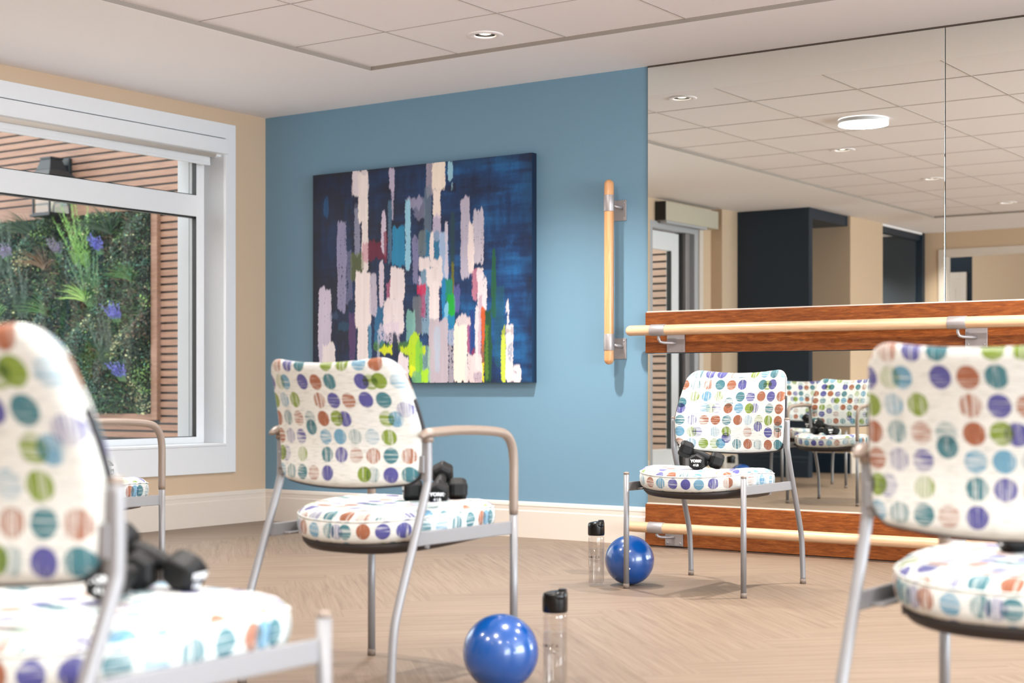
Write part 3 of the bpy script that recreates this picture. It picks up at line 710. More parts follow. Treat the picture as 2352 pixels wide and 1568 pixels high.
# ------------------------------------------------------------------ painting
STROKES = [(0.029,0.07,0.09,0.45,(210,200,220),0.9,0.6),(0.048,0.024,0.109,0.187,(232,222,222),0.97,0.4),(0.121,0.348,0.165,0.762,(170,165,200),0.65,0.7),(0.16,0.384,0.195,0.624,(150,150,190),0.35,0.8),(0.206,0.606,0.233,0.845,(165,165,190),0.6,0.7),(0.195,0.884,0.271,1.0,(225,215,220),0.9,0.7),(0.224,0.754,0.27,0.978,(235,225,222),0.97,0.4),(0.241,0.53,0.271,0.768,(235,225,222),0.95,0.4),(0.183,0.48,0.252,0.608,(105,115,50),0.55,0.7),(0.245,0.559,0.271,0.663,(190,110,140),0.6,0.5),(0.271,0.58,0.358,0.662,(105,18,50),0.85,0.6),(0.335,0.605,0.356,0.805,(215,200,220),0.85,0.5),(0.346,0.553,0.361,0.701,(120,20,55),0.8,0.6),(0.324,0.355,0.346,0.569,(225,210,225),0.85,0.5),(0.371,0.89,0.397,1.0,(190,180,205),0.85,0.6),(0.381,0.764,0.393,0.889,(190,180,205),0.75,0.6),(0.365,0.552,0.384,0.861,(85,125,155),0.6,0.7),(0.385,0.54,0.444,0.72,(20,128,172),0.98,0.2),(0.45,0.802,0.526,0.85,(165,160,190),0.65,0.7),(0.486,0.752,0.537,0.843,(150,150,180),0.45,0.7),(0.446,0.525,0.47,0.854,(150,205,228),0.9,0.6),(0.301,0.178,0.355,0.356,(40,120,165),0.65,0.6),(0.209,0.262,0.285,0.524,(236,224,222),0.99,0.25),(0.279,0.32,0.313,0.513,(205,195,212),0.8,0.7),(0.219,0.016,0.271,0.277,(236,224,222),0.98,0.3),(0.271,0.015,0.288,0.275,(95,155,190),0.7,0.5),(0.358,0.31,0.381,0.472,(200,110,145),0.6,0.7),(0.376,0.375,0.444,0.533,(234,222,224),0.97,0.4),(0.346,0.229,0.437,0.384,(234,222,224),0.96,0.5),(0.324,0.184,0.421,0.281,(220,205,222),0.7,0.9),(0.313,0.082,0.328,0.245,(190,200,215),0.6,0.6),(0.543,0.852,0.587,1.004,(170,160,175),0.7,0.6),(0.566,0.872,0.628,1.009,(240,226,212),0.99,0.3),(0.57,0.749,0.61,0.879,(238,224,214),0.98,0.4),(0.533,0.687,0.566,0.889,(105,125,145),0.6,0.7),(0.64,0.911,0.662,1.002,(155,205,225),0.85,0.6),(0.654,0.871,0.665,0.899,(170,215,230),0.9,0.5),(0.616,0.864,0.679,0.892,(5,18,45),0.7,0.8),(0.573,0.641,0.608,0.77,(200,190,215),0.8,0.6),(0.533,0.564,0.601,0.687,(45,140,180),0.55,0.6),(0.479,0.458,0.508,0.665,(165,160,200),0.5,0.7),(0.508,0.573,0.541,0.7,(105,118,122),0.8,0.6),(0.519,0.224,0.566,0.529,(150,190,215),0.6,0.8),(0.601,0.466,0.64,0.682,(165,190,225),0.9,0.5),(0.626,0.472,0.64,0.73,(215,205,220),0.85,0.6),(0.559,0.555,0.576,0.685,(238,226,224),0.95,0.3),(0.508,0.518,0.617,0.565,(236,224,224),0.95,0.5),(0.541,0.441,0.619,0.527,(236,224,224),0.95,0.5),(0.555,0.065,0.601,0.454,(236,224,224),0.98,0.4),(0.508,0.424,0.521,0.486,(215,200,225),0.9,0.4),(0.499,0.399,0.541,0.453,(205,25,85),0.9,0.6),(0.51,0.304,0.538,0.406,(180,40,100),0.7,0.7),(0.494,0.363,0.515,0.399,(60,10,40),0.6,0.7),(0.479,0.218,0.524,0.389,(110,118,128),0.8,0.6),(0.45,0.19,0.494,0.328,(140,205,190),0.6,0.8),(0.651,0.435,0.669,0.764,(25,62,70),0.85,0.6),(0.656,0.356,0.667,0.549,(110,110,20),0.9,0.5),(0.628,0.358,0.658,0.472,(15,140,110),0.95,0.3),(0.64,0.271,0.67,0.393,(10,165,50),0.97,0.4),(0.612,0.207,0.63,0.473,(12,125,180),0.97,0.3),(0.623,0.186,0.644,0.358,(130,195,225),0.85,0.6),(0.637,0.171,0.67,0.3,(12,120,175),0.9,0.4),(0.668,0.306,0.691,0.442,(115,110,180),0.5,0.6),(0.696,0.469,0.736,0.824,(198,190,208),0.8,0.7),(0.752,0.529,0.795,0.777,(202,194,206),0.85,0.7),(0.727,0.488,0.755,0.712,(232,218,216),0.97,0.5),(0.745,0.381,0.776,0.501,(205,130,150),0.75,0.7),(0.765,0.458,0.795,0.511,(225,212,216),0.9,0.5),(0.769,0.317,0.81,0.479,(226,214,218),0.92,0.6),(0.758,0.041,0.786,0.338,(228,214,216),0.92,0.5),(0.776,0.048,0.788,0.387,(150,80,130),0.45,0.6),(0.722,0.123,0.74,0.29,(190,100,130),0.65,0.6),(0.734,0.119,0.756,0.318,(20,50,120),0.8,0.5),(0.741,0.116,0.762,0.148,(140,30,60),0.7,0.7),(0.786,0.147,0.803,0.334,(200,85,25),0.95,0.3),(0.786,0.048,0.801,0.154,(150,90,50),0.8,0.5),(0.786,0.006,0.797,0.09,(215,205,30),0.9,0.5),(0.801,-0.003,0.831,0.322,(22,72,35),0.95,0.5),(0.803,0.006,0.816,0.259,(90,130,25),0.6,0.8),(0.831,0.279,0.848,0.598,(18,85,45),0.85,0.6),(0.844,0.076,0.885,0.426,(15,85,95),0.45,0.8),(0.556,-0.004,0.64,0.288,(188,176,186),0.97,0.35),(0.58,0.043,0.603,0.259,(160,200,225),0.4,0.7),(0.64,-0.004,0.67,0.243,(200,190,200),0.55,0.9),(0.675,0.249,0.743,0.3,(222,208,208),0.85,0.7),(0.667,-0.004,0.722,0.256,(240,224,208),0.99,0.25),(0.717,-0.004,0.788,0.12,(228,206,205),0.88,0.7),(0.748,-0.002,0.789,0.048,(60,60,120),0.4,0.8),(0.523,-0.004,0.562,0.159,(150,190,165),0.8,0.6),(0.526,0.065,0.551,0.224,(30,80,130),0.5,0.9),(0.294,0.156,0.465,0.184,(80,140,40),0.55,0.7),(0.32,0.137,0.391,0.167,(212,222,20),0.97,0.4),(0.421,0.132,0.541,0.165,(190,215,15),0.95,0.5),(0.461,0.036,0.513,0.222,(180,218,12),0.97,0.5),(0.494,-0.004,0.526,0.189,(120,200,60),0.8,0.6),(0.468,0.022,0.494,0.08,(225,235,20),0.9,0.5),(0.515,-0.004,0.553,0.058,(170,222,20),0.95,0.4),(0.479,-0.004,0.519,0.051,(110,175,120),0.8,0.5),(0.413,-0.004,0.461,0.125,(232,220,224),0.97,0.3),(0.385,0.129,0.413,0.22,(8,30,65),0.95,0.6),(0.872,0.005,0.888,0.241,(190,205,60),0.92,0.5),(0.889,0.002,0.923,0.249,(224,208,208),0.95,0.5),(0.899,0.096,0.919,0.173,(90,130,160),0.6,0.9),(0.896,0.242,0.904,0.375,(228,214,214),0.95,0.5),(0.892,0.312,0.904,0.354,(228,214,214),0.8,0.7),(0.917,0.0,0.954,0.071,(226,210,210),0.93,0.5),(0.923,0.037,0.937,0.057,(10,60,110),0.95,0.4),(0.179,0.106,0.21,0.331,(100,60,115),0.6,0.7),(0.086,0.296,0.125,0.342,(60,90,120),0.4,0.7),(0.125,0.25,0.179,0.287,(20,80,110),0.5,0.7),(0.748,0.834,0.897,0.869,(4,20,50),0.5,0.9),(0.81,0.603,0.977,0.624,(3,25,60),0.5,0.8),(0.85,0.216,0.99,0.237,(3,25,60),0.4,0.9),(0.034,0.898,0.117,0.929,(4,14,40),0.5,0.8),(0.195,0.831,0.225,0.865,(4,14,40),0.7,0.8),(0.054,0.798,0.078,0.889,(15,80,130),0.7,0.7)]
def painting():
    e = empty('canvas_painting', (1.205, 0, .831)); tag(e, 'large abstract canvas with white, lime and red strokes on deep blue', 'painting')
    PX0, PX1, PZ = -.779, .779, 1.224
    nu, nv = 560, 440
    rs = np.random.RandomState(4)
    def vnoise(fu, fv, seed, octv=3):
        out = np.zeros((nv, nu)); amp = 1; tot = 0
        r_ = np.random.RandomState(seed)
        for o in range(octv):
            gu, gv = max(2, int(fu*2**o))+2, max(2, int(fv*2**o))+2
            g = r_.rand(gv, gu)
            x = np.linspace(0, gu-1.001, nu); y = np.linspace(0, gv-1.001, nv)
            xi = x.astype(int); yi = y.astype(int); xf = x-xi; yf = y-yi
            xf = xf*xf*(3-2*xf); yf = yf*yf*(3-2*yf)
            a = g[np.ix_(yi, xi)]; b = g[np.ix_(yi, xi+1)]; c = g[np.ix_(yi+1, xi)]; d = g[np.ix_(yi+1, xi+1)]
            out += amp*((a*(1-xf)+b*xf)*(1-yf)[:, None]+(c*(1-xf)+d*xf)*yf[:, None]); tot += amp; amp *= .6
        return out/tot
    uu, vv = np.meshgrid(np.linspace(0, 1, nu), np.linspace(0, 1, nv))
    sl = lambda c: np.array([srgb(*c)[k] for k in range(3)])
    img = np.zeros((nv, nu, 3))
    n1 = vnoise(7, 6, 1); n2 = vnoise(5, 40, 2); n3 = vnoise(60, 10, 3); n4 = vnoise(150, 120, 5, 2); n5 = vnoise(14, 9, 8)
    t_ = np.clip(.10+.62*uu**1.6+(n1-.5)*1.1*(.25+uu)+(n2-.5)*.5*(.3+uu)+(n3-.5)*.3, 0, 1)
    dark, mid, lit = sl((4, 16, 44)), sl((4, 50, 98)), sl((18, 98, 156))
    a = np.clip(t_*2, 0, 1)[..., None]; b = np.clip(t_*2-1, 0, 1)[..., None]
    img = (dark*(1-a)+mid*a)*(1-b)+lit*b
    img *= (1+(n4-.5)*.35)[..., None]
    edge = np.clip(np.minimum(np.minimum(uu, 1-uu)/.06, np.minimum(vv, 1-vv)/.05), 0, 1)
    img *= (.45+.55*edge)[..., None]
    for i, (u0, v0, u1, v1, col, al, dry) in enumerate(STROKES):
        v0 = max(v0, -.02); c = sl(col)
        wob = (vnoise(3, 9, 100+i, 3)-.5)*.012+(vnoise(230, 120, 200+i, 2)-.5)*.007
        wobv = (vnoise(70, 4, 300+i, 3)-.5)*.05
        du = np.minimum(uu-u0, u1-uu)+wob; dv = np.minimum(vv-v0, v1-vv)+wobv
        w_ = u1-u0; du = du-.14*min(w_, .022)*np.clip(1-dv/.03, 0, 1)**2+.0015; dv = dv+.006
        m = np.clip(du/.003, 0, 1)*np.clip(dv/.010, 0, 1)
        st = vnoise(200, 8, 400+i, 2)*.6+vnoise(260, 170, 500+i, 1)*.4
        thr = dry*.50-.04
        m *= np.clip((st-thr+.16)/.16, 0, 1)*al
        shade = 1+(vnoise(90, 5, 600+i, 2)-.5)*.16
        m = m[..., None]
        img = img*(1-m)+(c*shade[..., None])*m
    img = np.clip(img, 0, 1)
    verts = [(PX0+(PX1-PX0)*uu[j, i], -.045, PZ*vv[j, i]) for j in range(nv) for i in range(nu)]
    faces = [(j*nu+i, j*nu+i+1, (j+1)*nu+i+1, (j+1)*nu+i) for j in range(nv-1) for i in range(nu-1)]
    # turned edges and back
    nb = len(verts)
    idx = lambda j, i: j*nu+i
    verts += [(PX0, -.002, 0), (PX1, -.002, 0), (PX1, -.002, PZ), (PX0, -.002, PZ)]
    faces += [(idx(0, 0), nb, nb+1, idx(0, nu-1)), (idx(0, nu-1), nb+1, nb+2, idx(nv-1, nu-1)), (idx(nv-1, nu-1), nb+2, nb+3, idx(nv-1, 0)), (idx(nv-1, 0), nb+3, nb, idx(0, 0)), (nb, nb+3, nb+2, nb+1)]
    me = bpy.data.meshes.new('canvas'); me.from_pydata(verts, [], faces)
    at = me.attributes.new('paint', 'FLOAT_COLOR', 'POINT')
    cols = np.ones((len(verts), 4)); cols[:nv*nu, :3] = img.reshape(-1, 3); cols[nv*nu:, :3] = dark*.8
    at.data.foreach_set('color', cols.ravel().tolist())
    t = NT('oil_paint'); a_ = t.n('Attribute', attribute_name='paint'); nz = t.n('TexNoise', ); t.link(t.n('TexCoord').outputs['Object'], nz.inputs['Vector']); nz.inputs['Scale'].default_value = 260
    t.set(base=a_.outputs['Color'], rough=.5); t.bump(nz.outputs[0], .25, .001)
    me.materials.append(t.mat)
    o = bpy.data.objects.new('canvas', me); COL.objects.link(o); o.parent = e
painting()

# ------------------------------------------------------------------ ceiling lights
def downlight_proto():
    e = empty('recessed_downlight'); 
    m = MB(); m.lathe([(.051, .016), (.050, -.001), (.054, -.004), (.078, -.004), (.086, -.001), (.0865, .002)], 40, close=False); m.build('trim_ring', M['ceiling_tile'], e)
    m = MB(); m.lathe([(.0505, .0), (.048, .03), (.046, .07), (.0, .07)], 40, close=False); m.build('baffle', M['black_gloss'], e)
    m = MB(); m.lathe([(.0, .004), (.022, .005), (.031, .009), (.034, .03)], 32, close=False); m.build('lens', M['lens'], e)
    return e
def lamp(kind, loc, power, **kw):
    l = bpy.data.lights.new(kind, 'SPOT' if kind == 'downlight_beam' else 'AREA'); l.energy = power; l.color = kw.get('color', (1, .96, .91))
    if l.type == 'SPOT': l.spot_size = math.radians(kw.get('ang', 116)); l.spot_blend = 1.0; l.shadow_soft_size = .04
    if kw.get('tilt'): rot = (math.radians(kw['tilt']), 0, 0)
    else: rot = (0, 0, 0)
    if l.type == 'AREA': l.shape = 'DISK'; l.size = .30
    o = bpy.data.objects.new(kind, l); COL.objects.link(o); o.location = loc; o.rotation_euler = rot; return o
# tiles are pierced by the lights, so each can is set just below the tile face
dl = downlight_proto()
LABS = ['recessed downlight nearest the blue wall, in the second ceiling tile from the corner', 'second recessed downlight from the blue wall in the left row, seen in the mirror',
        'third recessed downlight from the blue wall in the left row, seen in the mirror', 'recessed downlight at the far end of the left row']
LABS += ['%s recessed downlight from the mirror in the %s row' % (a, b) for b in ('middle', 'right') for a in ('first', 'second', 'third', 'fourth')]
DL = [(x, y, LABS[k]) for k, (x, y) in enumerate(DLXY)]
for i, (x, y, lab) in enumerate(DL):
    o = dl if i == 0 else copy_tree(dl)
    o.location = (x, y, ZT-.0015); tag(o, lab, 'ceiling light', 'recessed downlights')
    first_row = y > -1.5
    lamp('downlight_beam', (x, y, ZT-.012), SPOT*(1.85 if first_row else 1.0), tilt=0, ang=116 if first_row else 122)
dc = empty('disc_light')
mb = MB(); mb.lathe([(.150, .0), (.153, -.004), (.153, -.022), (.150, -.026)], 56, close=False); mb.build('rim', M['white_trim'], dc)
mb = MB(); mb.lathe([(.0, -.029), (.10, -.0285), (.140, -.027), (.150, -.024)], 56, close=False); mb.build('diffuser', M['disc'], dc)
for i, (x, y, lab) in enumerate([(2.93, -2.23, 'round white disc light glowing on the ceiling tiles, seen in the mirror'), (5.7, -2.23, 'round disc light on the ceiling between the right rows of downlights'),
        (3.5, -6.0, 'round disc light on the ceiling above the middle chair'), (5.8, -6.0, 'round disc light on the ceiling at the far right')]):
    o = dc if i == 0 else copy_tree(dc)
    o.location = (x, y, ZT-.001); tag(o, lab, 'ceiling light', 'flat round disc lights')
    lamp('disc_glow', (x, y, ZT-.034), DISC, color=(1, .97, .93))
lamp('downlight_beam', (2.4, -10.6, 2.58), SPOT*1.1); lamp('downlight_beam', (0.3, -10.9, 2.58), SPOT*.9)  # extra lamps without fixtures, added to brighten the hall beyond
lamp('downlight_beam', (0.2, -8.45, 2.40), SPOT*.8); lamp('downlight_beam', (1.25, -8.6, 2.42), SPOT*.5)  # likewise added without fixtures, for the side passage and far wall

# ------------------------------------------------------------------ chairs
def smooth_path(pts, n=5):
    P = [Vector(p) for p in pts]; out = []
    for i in range(len(P)-1):
        p0, p1, p2, p3 = P[max(i-1, 0)], P[i], P[i+1], P[min(i+2, len(P)-1)]
        for k in range(n):
            t_ = k/n
            out.append(.5*((2*p1)+(p2-p0)*t_+(2*p0-5*p1+4*p2-p3)*t_**2+(3*p1-p0-3*p2+p3)*t_**3))
    out.append(P[-1]); return out
HX = .2575
def seat_outline(sc=1.0, n=112):
    """rounded shield outline, y forward; front nearly straight, back well rounded"""
    pts = []
    for k in range(n):
        a = 2*PI*k/n; c, s_ = math.cos(a), math.sin(a)
        if s_ >= 0: ex, ry = 3.0, .262
        else: ex, ry = 2.6, .243
        x = .2475*math.copysign(abs(c)**(2/ex), c); y = ry*math.copysign(abs(s_)**(2/ex), s_)
        if s_ < 0: x *= 1-.05*abs(s_)
        y += .010*(1-(x/.232)**2) if s_ > 0 else 0
        pts.append((x*sc, .052+y*sc))
    return pts
def seat_z(x, y): return .450+.046*y+.011*(x/.24)**2-.011*(max(0, y-.10)/.2)**2
def make_seat(parent):
    mb = MB(); n = 112; out = seat_outline(); per = [0]
    for k in range(n): per.append(per[-1]+math.dist(out[k], out[(k+1) % n]))
    def ring(sc, dz, out_=0):
        o_ = seat_outline(sc); return mb.add([(x, y, seat_z(x, y)+dz) for x, y in o_])
    side = [(.955, -.057), (.985, -.050), (1.0, -.036), (1.006, -.021), (1.0, -.008), (.990, .0)]
    R = [ring(a, b) for a, b in side]
    for i in range(len(R)-1):
        for k in range(n):
            k2 = (k+1) % n
            mb.face([R[i]+k, R[i]+k2, R[i+1]+k2, R[i+1]+k], [(per[k], side[i][1]+.0505), (per[k+1], side[i][1]+.0505), (per[k+1], side[i+1][1]+.0505), (per[k], side[i+1][1]+.0505)], 0, True)
    top = [(.990, .0), (.972, .008), (.93, .017), (.85, .024), (.7, .028), (.5, .0285), (.25, .027), (.001, .026)]
    T = [ring(a, b-(.006*(a < .8))) for a, b in top]
    for i in range(len(T)-1):
        for k in range(n):
            k2 = (k+1) % n; ids = [T[i]+k, T[i]+k2, T[i+1]+k2, T[i+1]+k]
            mb.face(ids, [(mb.v[q][0], mb.v[q][1]) for q in ids], 0, True)
    mb.face([R[0]+k for k in range(n)][::-1], None, 0)
    s_ = mb.build('seat', DOTS, parent)
    mp = MB(); o_ = seat_outline(.992); pth = [(x, y, seat_z(x, y)+.001) for x, y in o_]; mp.tube(pth+[pth[0], pth[1]], .0028, 8, cap=False); mp.build('seat_piping', DOTS, s_)
    pan = MB(); rings = []
    for sc, dz in ((.955, -.058), (.945, -.072), (.90, -.084), (.72, -.092), (.35, -.095), (.001, -.095)):
        o_ = seat_outline(sc); rings.append(pan.add([(x, y, seat_z(x, y)+dz) for x, y in o_]))
    for i in range(len(rings)-1):
        for k in range(n): k2 = (k+1) % n; pan.face([rings[i]+k2, rings[i]+k, rings[i+1]+k, rings[i+1]+k2], None, 0, True)
    pan.face([rings[0]+k for k in range(n)])
    pan.build('seat_pan', M['black_pan'], parent)
BZ0, BZ1 = .545, .873
def back_pt(u, v, face):
    """u -1..1 across (+x right), v 0..1 up, face +1 = front (sitter side)"""
    h = BZ1-BZ0; z = v*h
    Wd = .239+.010*math.sin(min(1, v/.45)*PI/2)-.030*max(0, (v-.35)/.65)**1.3
    r = .045; d = min(z, h-z)
    if d < r: Wd = Wd-r+math.sqrt(max(0, r*r-(r-d)**2))
    x = u*Wd
    curve = .050*(1-(u*Wd/.25)**2)
    lean = -.013*math.sin(v*PI)*0-.068*max(0, (v-.28)/.72)**1.5
    y = -.118-curve+lean
    bx = (1-abs(u))*Wd; e = min(1, min(bx, d)/.022); th = .0215*(.30+.70*math.sqrt(max(0, 1-(1-e)**2)))
    zz = BZ0+z+ (-.012*(1-u*u)*(1-v)) - .012*(1-u*u)*v
    return (x, y+face*th, zz), x
def make_back(parent, front_mat, rear_mat):
    nu, nv = 44, 36
    us = [math.sin((i/nu-.5)*PI) for i in range(nu+1)]
    vs = [.5-.5*math.cos(PI*j/nv) for j in range(nv+1)]
    res = []
    for face, mat, nm in ((1, front_mat, 'backrest'), (-1, rear_mat, 'backrest_rear_cover')):
        mb = MB(); idx = {}
        for j, v in enumerate(vs):
            for i, u in enumerate(us):
                p, x = back_pt(u, v, face); idx[i, j] = mb.add([p])
        for j in range(nv):
            for i in range(nu):
                q = [idx[i, j], idx[i+1, j], idx[i+1, j+1], idx[i, j+1]]
                if face > 0: q = q[::-1]
                mb.face(q, [(((.25-mb.v[k][0]) if face > 0 else (mb.v[k][0]+.25))+.0, mb.v[k][2]-BZ0) for k in q], 0, True)
        if face > 0:
            # closing edge strip
            bd = [(i, 0) for i in range(nu+1)]+[(nu, j) for j in range(1, nv+1)]+[(i, nv) for i in range(nu-1, -1, -1)]+[(0, j) for j in range(nv-1, 0, -1)]
            rb = {}
            for (i, j) in bd: rb[i, j] = mb.add([back_pt(us[i], vs[j], -1)[0]])
            for k in range(len(bd)):
                a, b = bd[k], bd[(k+1) % len(bd)]
                mb.face([idx[a], rb[a], rb[b], idx[b]], [(k*.01, 0), (k*.01, .01), (k*.01+.01, .01), (k*.01+.01, 0)], 0, True)
        res.append(mb.build(nm, mat, parent if face > 0 else res[0]))
    mb = MB(); pth = []
    for i in range(nu+1): pth.append((i, 0))
    path = [Vector(back_pt(us[0], vs[j], 1)[0])*.5+Vector(back_pt(us[0], vs[j], -1)[0])*.5 for j in range(22, 0, -1)]
    path += [Vector(back_pt(us[i], 0, 1)[0])*.5+Vector(back_pt(us[i], 0, -1)[0])*.5 for i in range(0, nu+1, 2)]
    path += [Vector(back_pt(us[nu], vs[j], 1)[0])*.5+Vector(back_pt(us[nu], vs[j], -1)[0])*.5 for j in range(1, 23)]
    mb.tube(path, .0062, 10); tag(mb.build('backrest_trim', M['black_piping'], res[0]), 'black edge trim')
def make_chair(arms, front_mat, rear_mat):
    e = empty('armchair' if arms else 'side_chair')
    R = .0112
    for s_ in (-1, 1):
        x = s_*HX
        top = .445 if arms else .455
        m = MB(); m.tube([(x, .27, .018), (x, .27, top)], R, 20); lg = m.build('leg', M['chair_metal'], e)
        m = MB(); m.tube([(x, .27, 0), (x, .27, .02)], R+.0012, 20); m.build('foot_cap', M['brown_cap'], lg)
        if not arms:
            m = MB(); m.lathe([(R+.0004, .0), (R+.0004, .006), (.006, .009), (0, .0095)], 20, c=(x, .27, .455)); m.build('end_cap', M['taupe'], lg)
        pts = smooth_path([(x, -.272, .018), (x, -.268, .09), (x, -.259, .18), (x, -.238, .25), (x, -.172, .415), (x, -.128, .53), (x, -.120, .57), (x, -.120, .672)], 5)
        m = MB(); m.tube(pts, R, 20); lg = m.build('leg', M['chair_metal'], e)
        m = MB(); m.tube([(x, -.272, 0), (x, -.272, .02)], R+.0012, 20); m.build('foot_cap', M['brown_cap'], lg)
        if not arms:
            m = MB(); m.lathe([(R+.0004, 0), (R+.0004, .005), (.006, .008), (0, .0085)], 20, c=(x, -.120, .671)); m.build('end_cap', M['taupe'], lg)
        # flat side rail
        m = MB(); x0 = x-s_*.004
        m.box(x0-.004, x0+.004, -.168, .262, .388, .424); m.box(x0-s_*.03, x0, -.12, .20, .392, .398)
        m.build('side_rail', M['chair_metal'], e, bevel=.0025)
        # bracket that carries the backrest
        m = MB(); m.tube([(x-s_*.006, -.123, .556), (x-s_*.006, -.123, .664)], .0135, 16, oval=[.62, .62]); m.box(x-s_*.03, x-s_*.002, -.136, -.112, .575, .62)
        m.build('back_bracket', M['chair_metal'], e, bevel=.002)
        if arms:
            A = smooth_path([(x, .27, .443), (x, .27, .52), (x, .270, .585), (x, .262, .632), (x, .238, .662), (x, .195, .6745), (x, .10, .681), (x, .0, .683), (x+s_*.003, -.075, .681), (x+s_*.005, -.122, .679), (x+s_*.005, -.146, .674), (x+s_*.004, -.152, .668)], 4)
            n_ = len(A); rr = []; ov = []
            for k, p in enumerate(A):
                f_ = max(0, min(1, (.20-p[1])/.28)) if p[2] > .65 else 0; f_ = f_*f_*(3-2*f_); e_ = max(0, min(1, (-.128-p[1])/.024))
                rr.append(.0128*(1-.55*e_)); ov.append(1.0+.62*f_)
            rr[0] = .0118
            m = MB(); m.tube(A, rr, 20, oval=ov, up=(0, 1, 0)); ab = m.build('armrest', M['taupe'], e); m = MB(); m.lathe([(.0145, .655), (.015, .664), (.0135, .674)], 18, c=(x, -.120, 0)); m.build('armrest_socket', M['taupe'], ab)
    # cross tube under the seat
    m = MB(); m.tube([(-HX+.045, -.06, .380), (HX-.045, -.06, .380)], .008, 14); m.tube([(-HX+.045, .14, .388), (HX-.045, .14, .388)], .008, 14)
    m.build('seat_support', M['chair_metal'], e)
    make_seat(e); make_back(e, front_mat, rear_mat)
    return e
armc = make_chair(True, FRONT, REAR)
side = make_chair(False, FRONT, REAR)
def place(o, x, y, rz, lab, group='dotted fabric chairs set out on the floor'):
    o.location = (x, y, 0); o.rotation_euler = (0, 0, rz); tag(o, lab, 'chair', group); return o
CH = {}
CH['A'] = place(armc, 3.8925, -3.617, 0, 'dotted armchair seen from behind in the middle of the room, in front of the painting')
CH['B'] = place(copy_tree(armc), 5.785, -4.075, math.radians(-1.5), 'blurred dotted armchair at the right edge, seen from behind, close to the camera')
CH['E'] = place(copy_tree(armc), 2.258, -3.416, 0, 'dotted armchair at the left below the window, mostly hidden by the nearest chair back')
CH['C'] = place(side, 3.7205, -1.295, PI, 'armless dotted chair facing the camera beside the mirror')
CH['D'] = place(copy_tree(side), 4.826, -5.459, math.radians(-0.5), 'large blurred armless dotted chair in the left foreground')
CH['F'] = place(copy_tree(side), 1.31, -5.04, math.radians(-34.7), 'dotted chair seen only in the mirror, behind the reflected armchair')

# ------------------------------------------------------------------ text helper
def text_mesh(s, size, spacing=1.0, bold=0.0):
    cu = bpy.data.curves.new('t', 'FONT'); cu.body = s; cu.size = size; cu.align_x = 'CENTER'; cu.align_y = 'CENTER'; cu.space_character = spacing; cu.offset = bold; cu.resolution_u = 3
    o = bpy.data.objects.new('t', cu); COL.objects.link(o); bpy.context.view_layer.update()
    me = bpy.data.meshes.new_from_object(o.evaluated_get(bpy.context.evaluated_depsgraph_get()))
    bpy.data.objects.remove(o); V = [tuple(v.co) for v in me.vertices]; F = [tuple(p.vertices) for p in me.polygons]; bpy.data.meshes.remove(me)
    return V, F

# ------------------------------------------------------------------ dumbbells
def make_dumbbell():
    e = empty('hex_dumbbell'); HH = .0295      # half height across flats
    def hexr(m, x, r, rnd_=.22):
        pts = []
        for k in range(6):
            a = PI/6+k*PI/3; a2 = PI/6+(k+1)*PI/3
            c0 = Vector((math.cos(a), math.sin(a)))*r; c1 = Vector((math.cos(a2), math.sin(a2)))*r
            pts += [c0.lerp(c1, rnd_*.35), c0.lerp(c1, .5), c0.lerp(c1, 1-rnd_*.35)]
        return m.add([(x, p.x*1.0, p.y) for p in pts]), 18
    for s_ in (-1, 1):
        m = MB(); rc = HH/math.cos(PI/6)
        prof = [(.036, .30), (.038, .70), (.044, .90), (.052, 1.0), (.076, 1.0), (.084, .93), (.089, .80), (.0905, .70), (.0895, .66), (.0893, .02)]
        rings = [hexr(m, s_*x, rc*k)[0] for x, k in prof]
        for i in range(len(rings)-1):
            for k in range(18):
                k2 = (k+1) % 18; q = [rings[i]+k, rings[i]+k2, rings[i+1]+k2, rings[i+1]+k]
                m.face(q if s_ > 0 else q[::-1], None, 0, False)
        h = m.build('head', M['rubber'], e, bevel=.0025)
        m = MB()
        for txt, sz, dy_, dz, bo in (('YORK', .0145, -.001, .005, .0009), ('\u00ae', .0075, .0195, .0065, .0002), ('4 LB', .0115, 0, -.011, .0007)):
            V, F = text_mesh(txt, sz, 1.0, bo); b = m.add([(s_*.0915, s_*(x+dy_), y+dz) for x, y, z in V])
            for f in F: m.face([b+k for k in f])
        tag(m.build('lettering', M['white_print'], h), 'white YORK 4 LB lettering')
    m = MB(); xs = [-.042, -.03, -.015, 0, .015, .03, .042]; m.tube([(x, 0, 0) for x in xs], [.0125, .0135, .0155, .0165, .0155, .0135, .0125], 22); m.build('handle', M['rubber'], e)
    return e
db = make_dumbbell(); first = [True]
def dumbbell(p1, p2, roll, lab, group):
    o = db if first[0] else copy_tree(db); first[0] = False
    a, b = Vector(p1), Vector(p2); X = (b-a).normalized(); Z = Vector((0, 0, 1)); Y = Z.cross(X).normalized(); Z = X.cross(Y)
    R3 = Matrix((X, Y, Z)).transposed().to_4x4() @ Matrix.Rotation(math.radians(roll), 4, 'X')
    o.matrix_world = Matrix.Translation((a+b)/2) @ R3
    o.location = (a+b)/2; o.rotation_euler = R3.to_euler(); tag(o, lab, 'dumbbell', group)
def on_seat(ch, x, y):
    """height of a chair seat's cushion at a local point"""
    return seat_z(x, y)+.0215
def loc2w(ch, x, y, z):
    a = ch.rotation_euler.z; return (ch.location.x+x*math.cos(a)-y*math.sin(a), ch.location.y+x*math.sin(a)+y*math.cos(a), z)
HZ = .0295
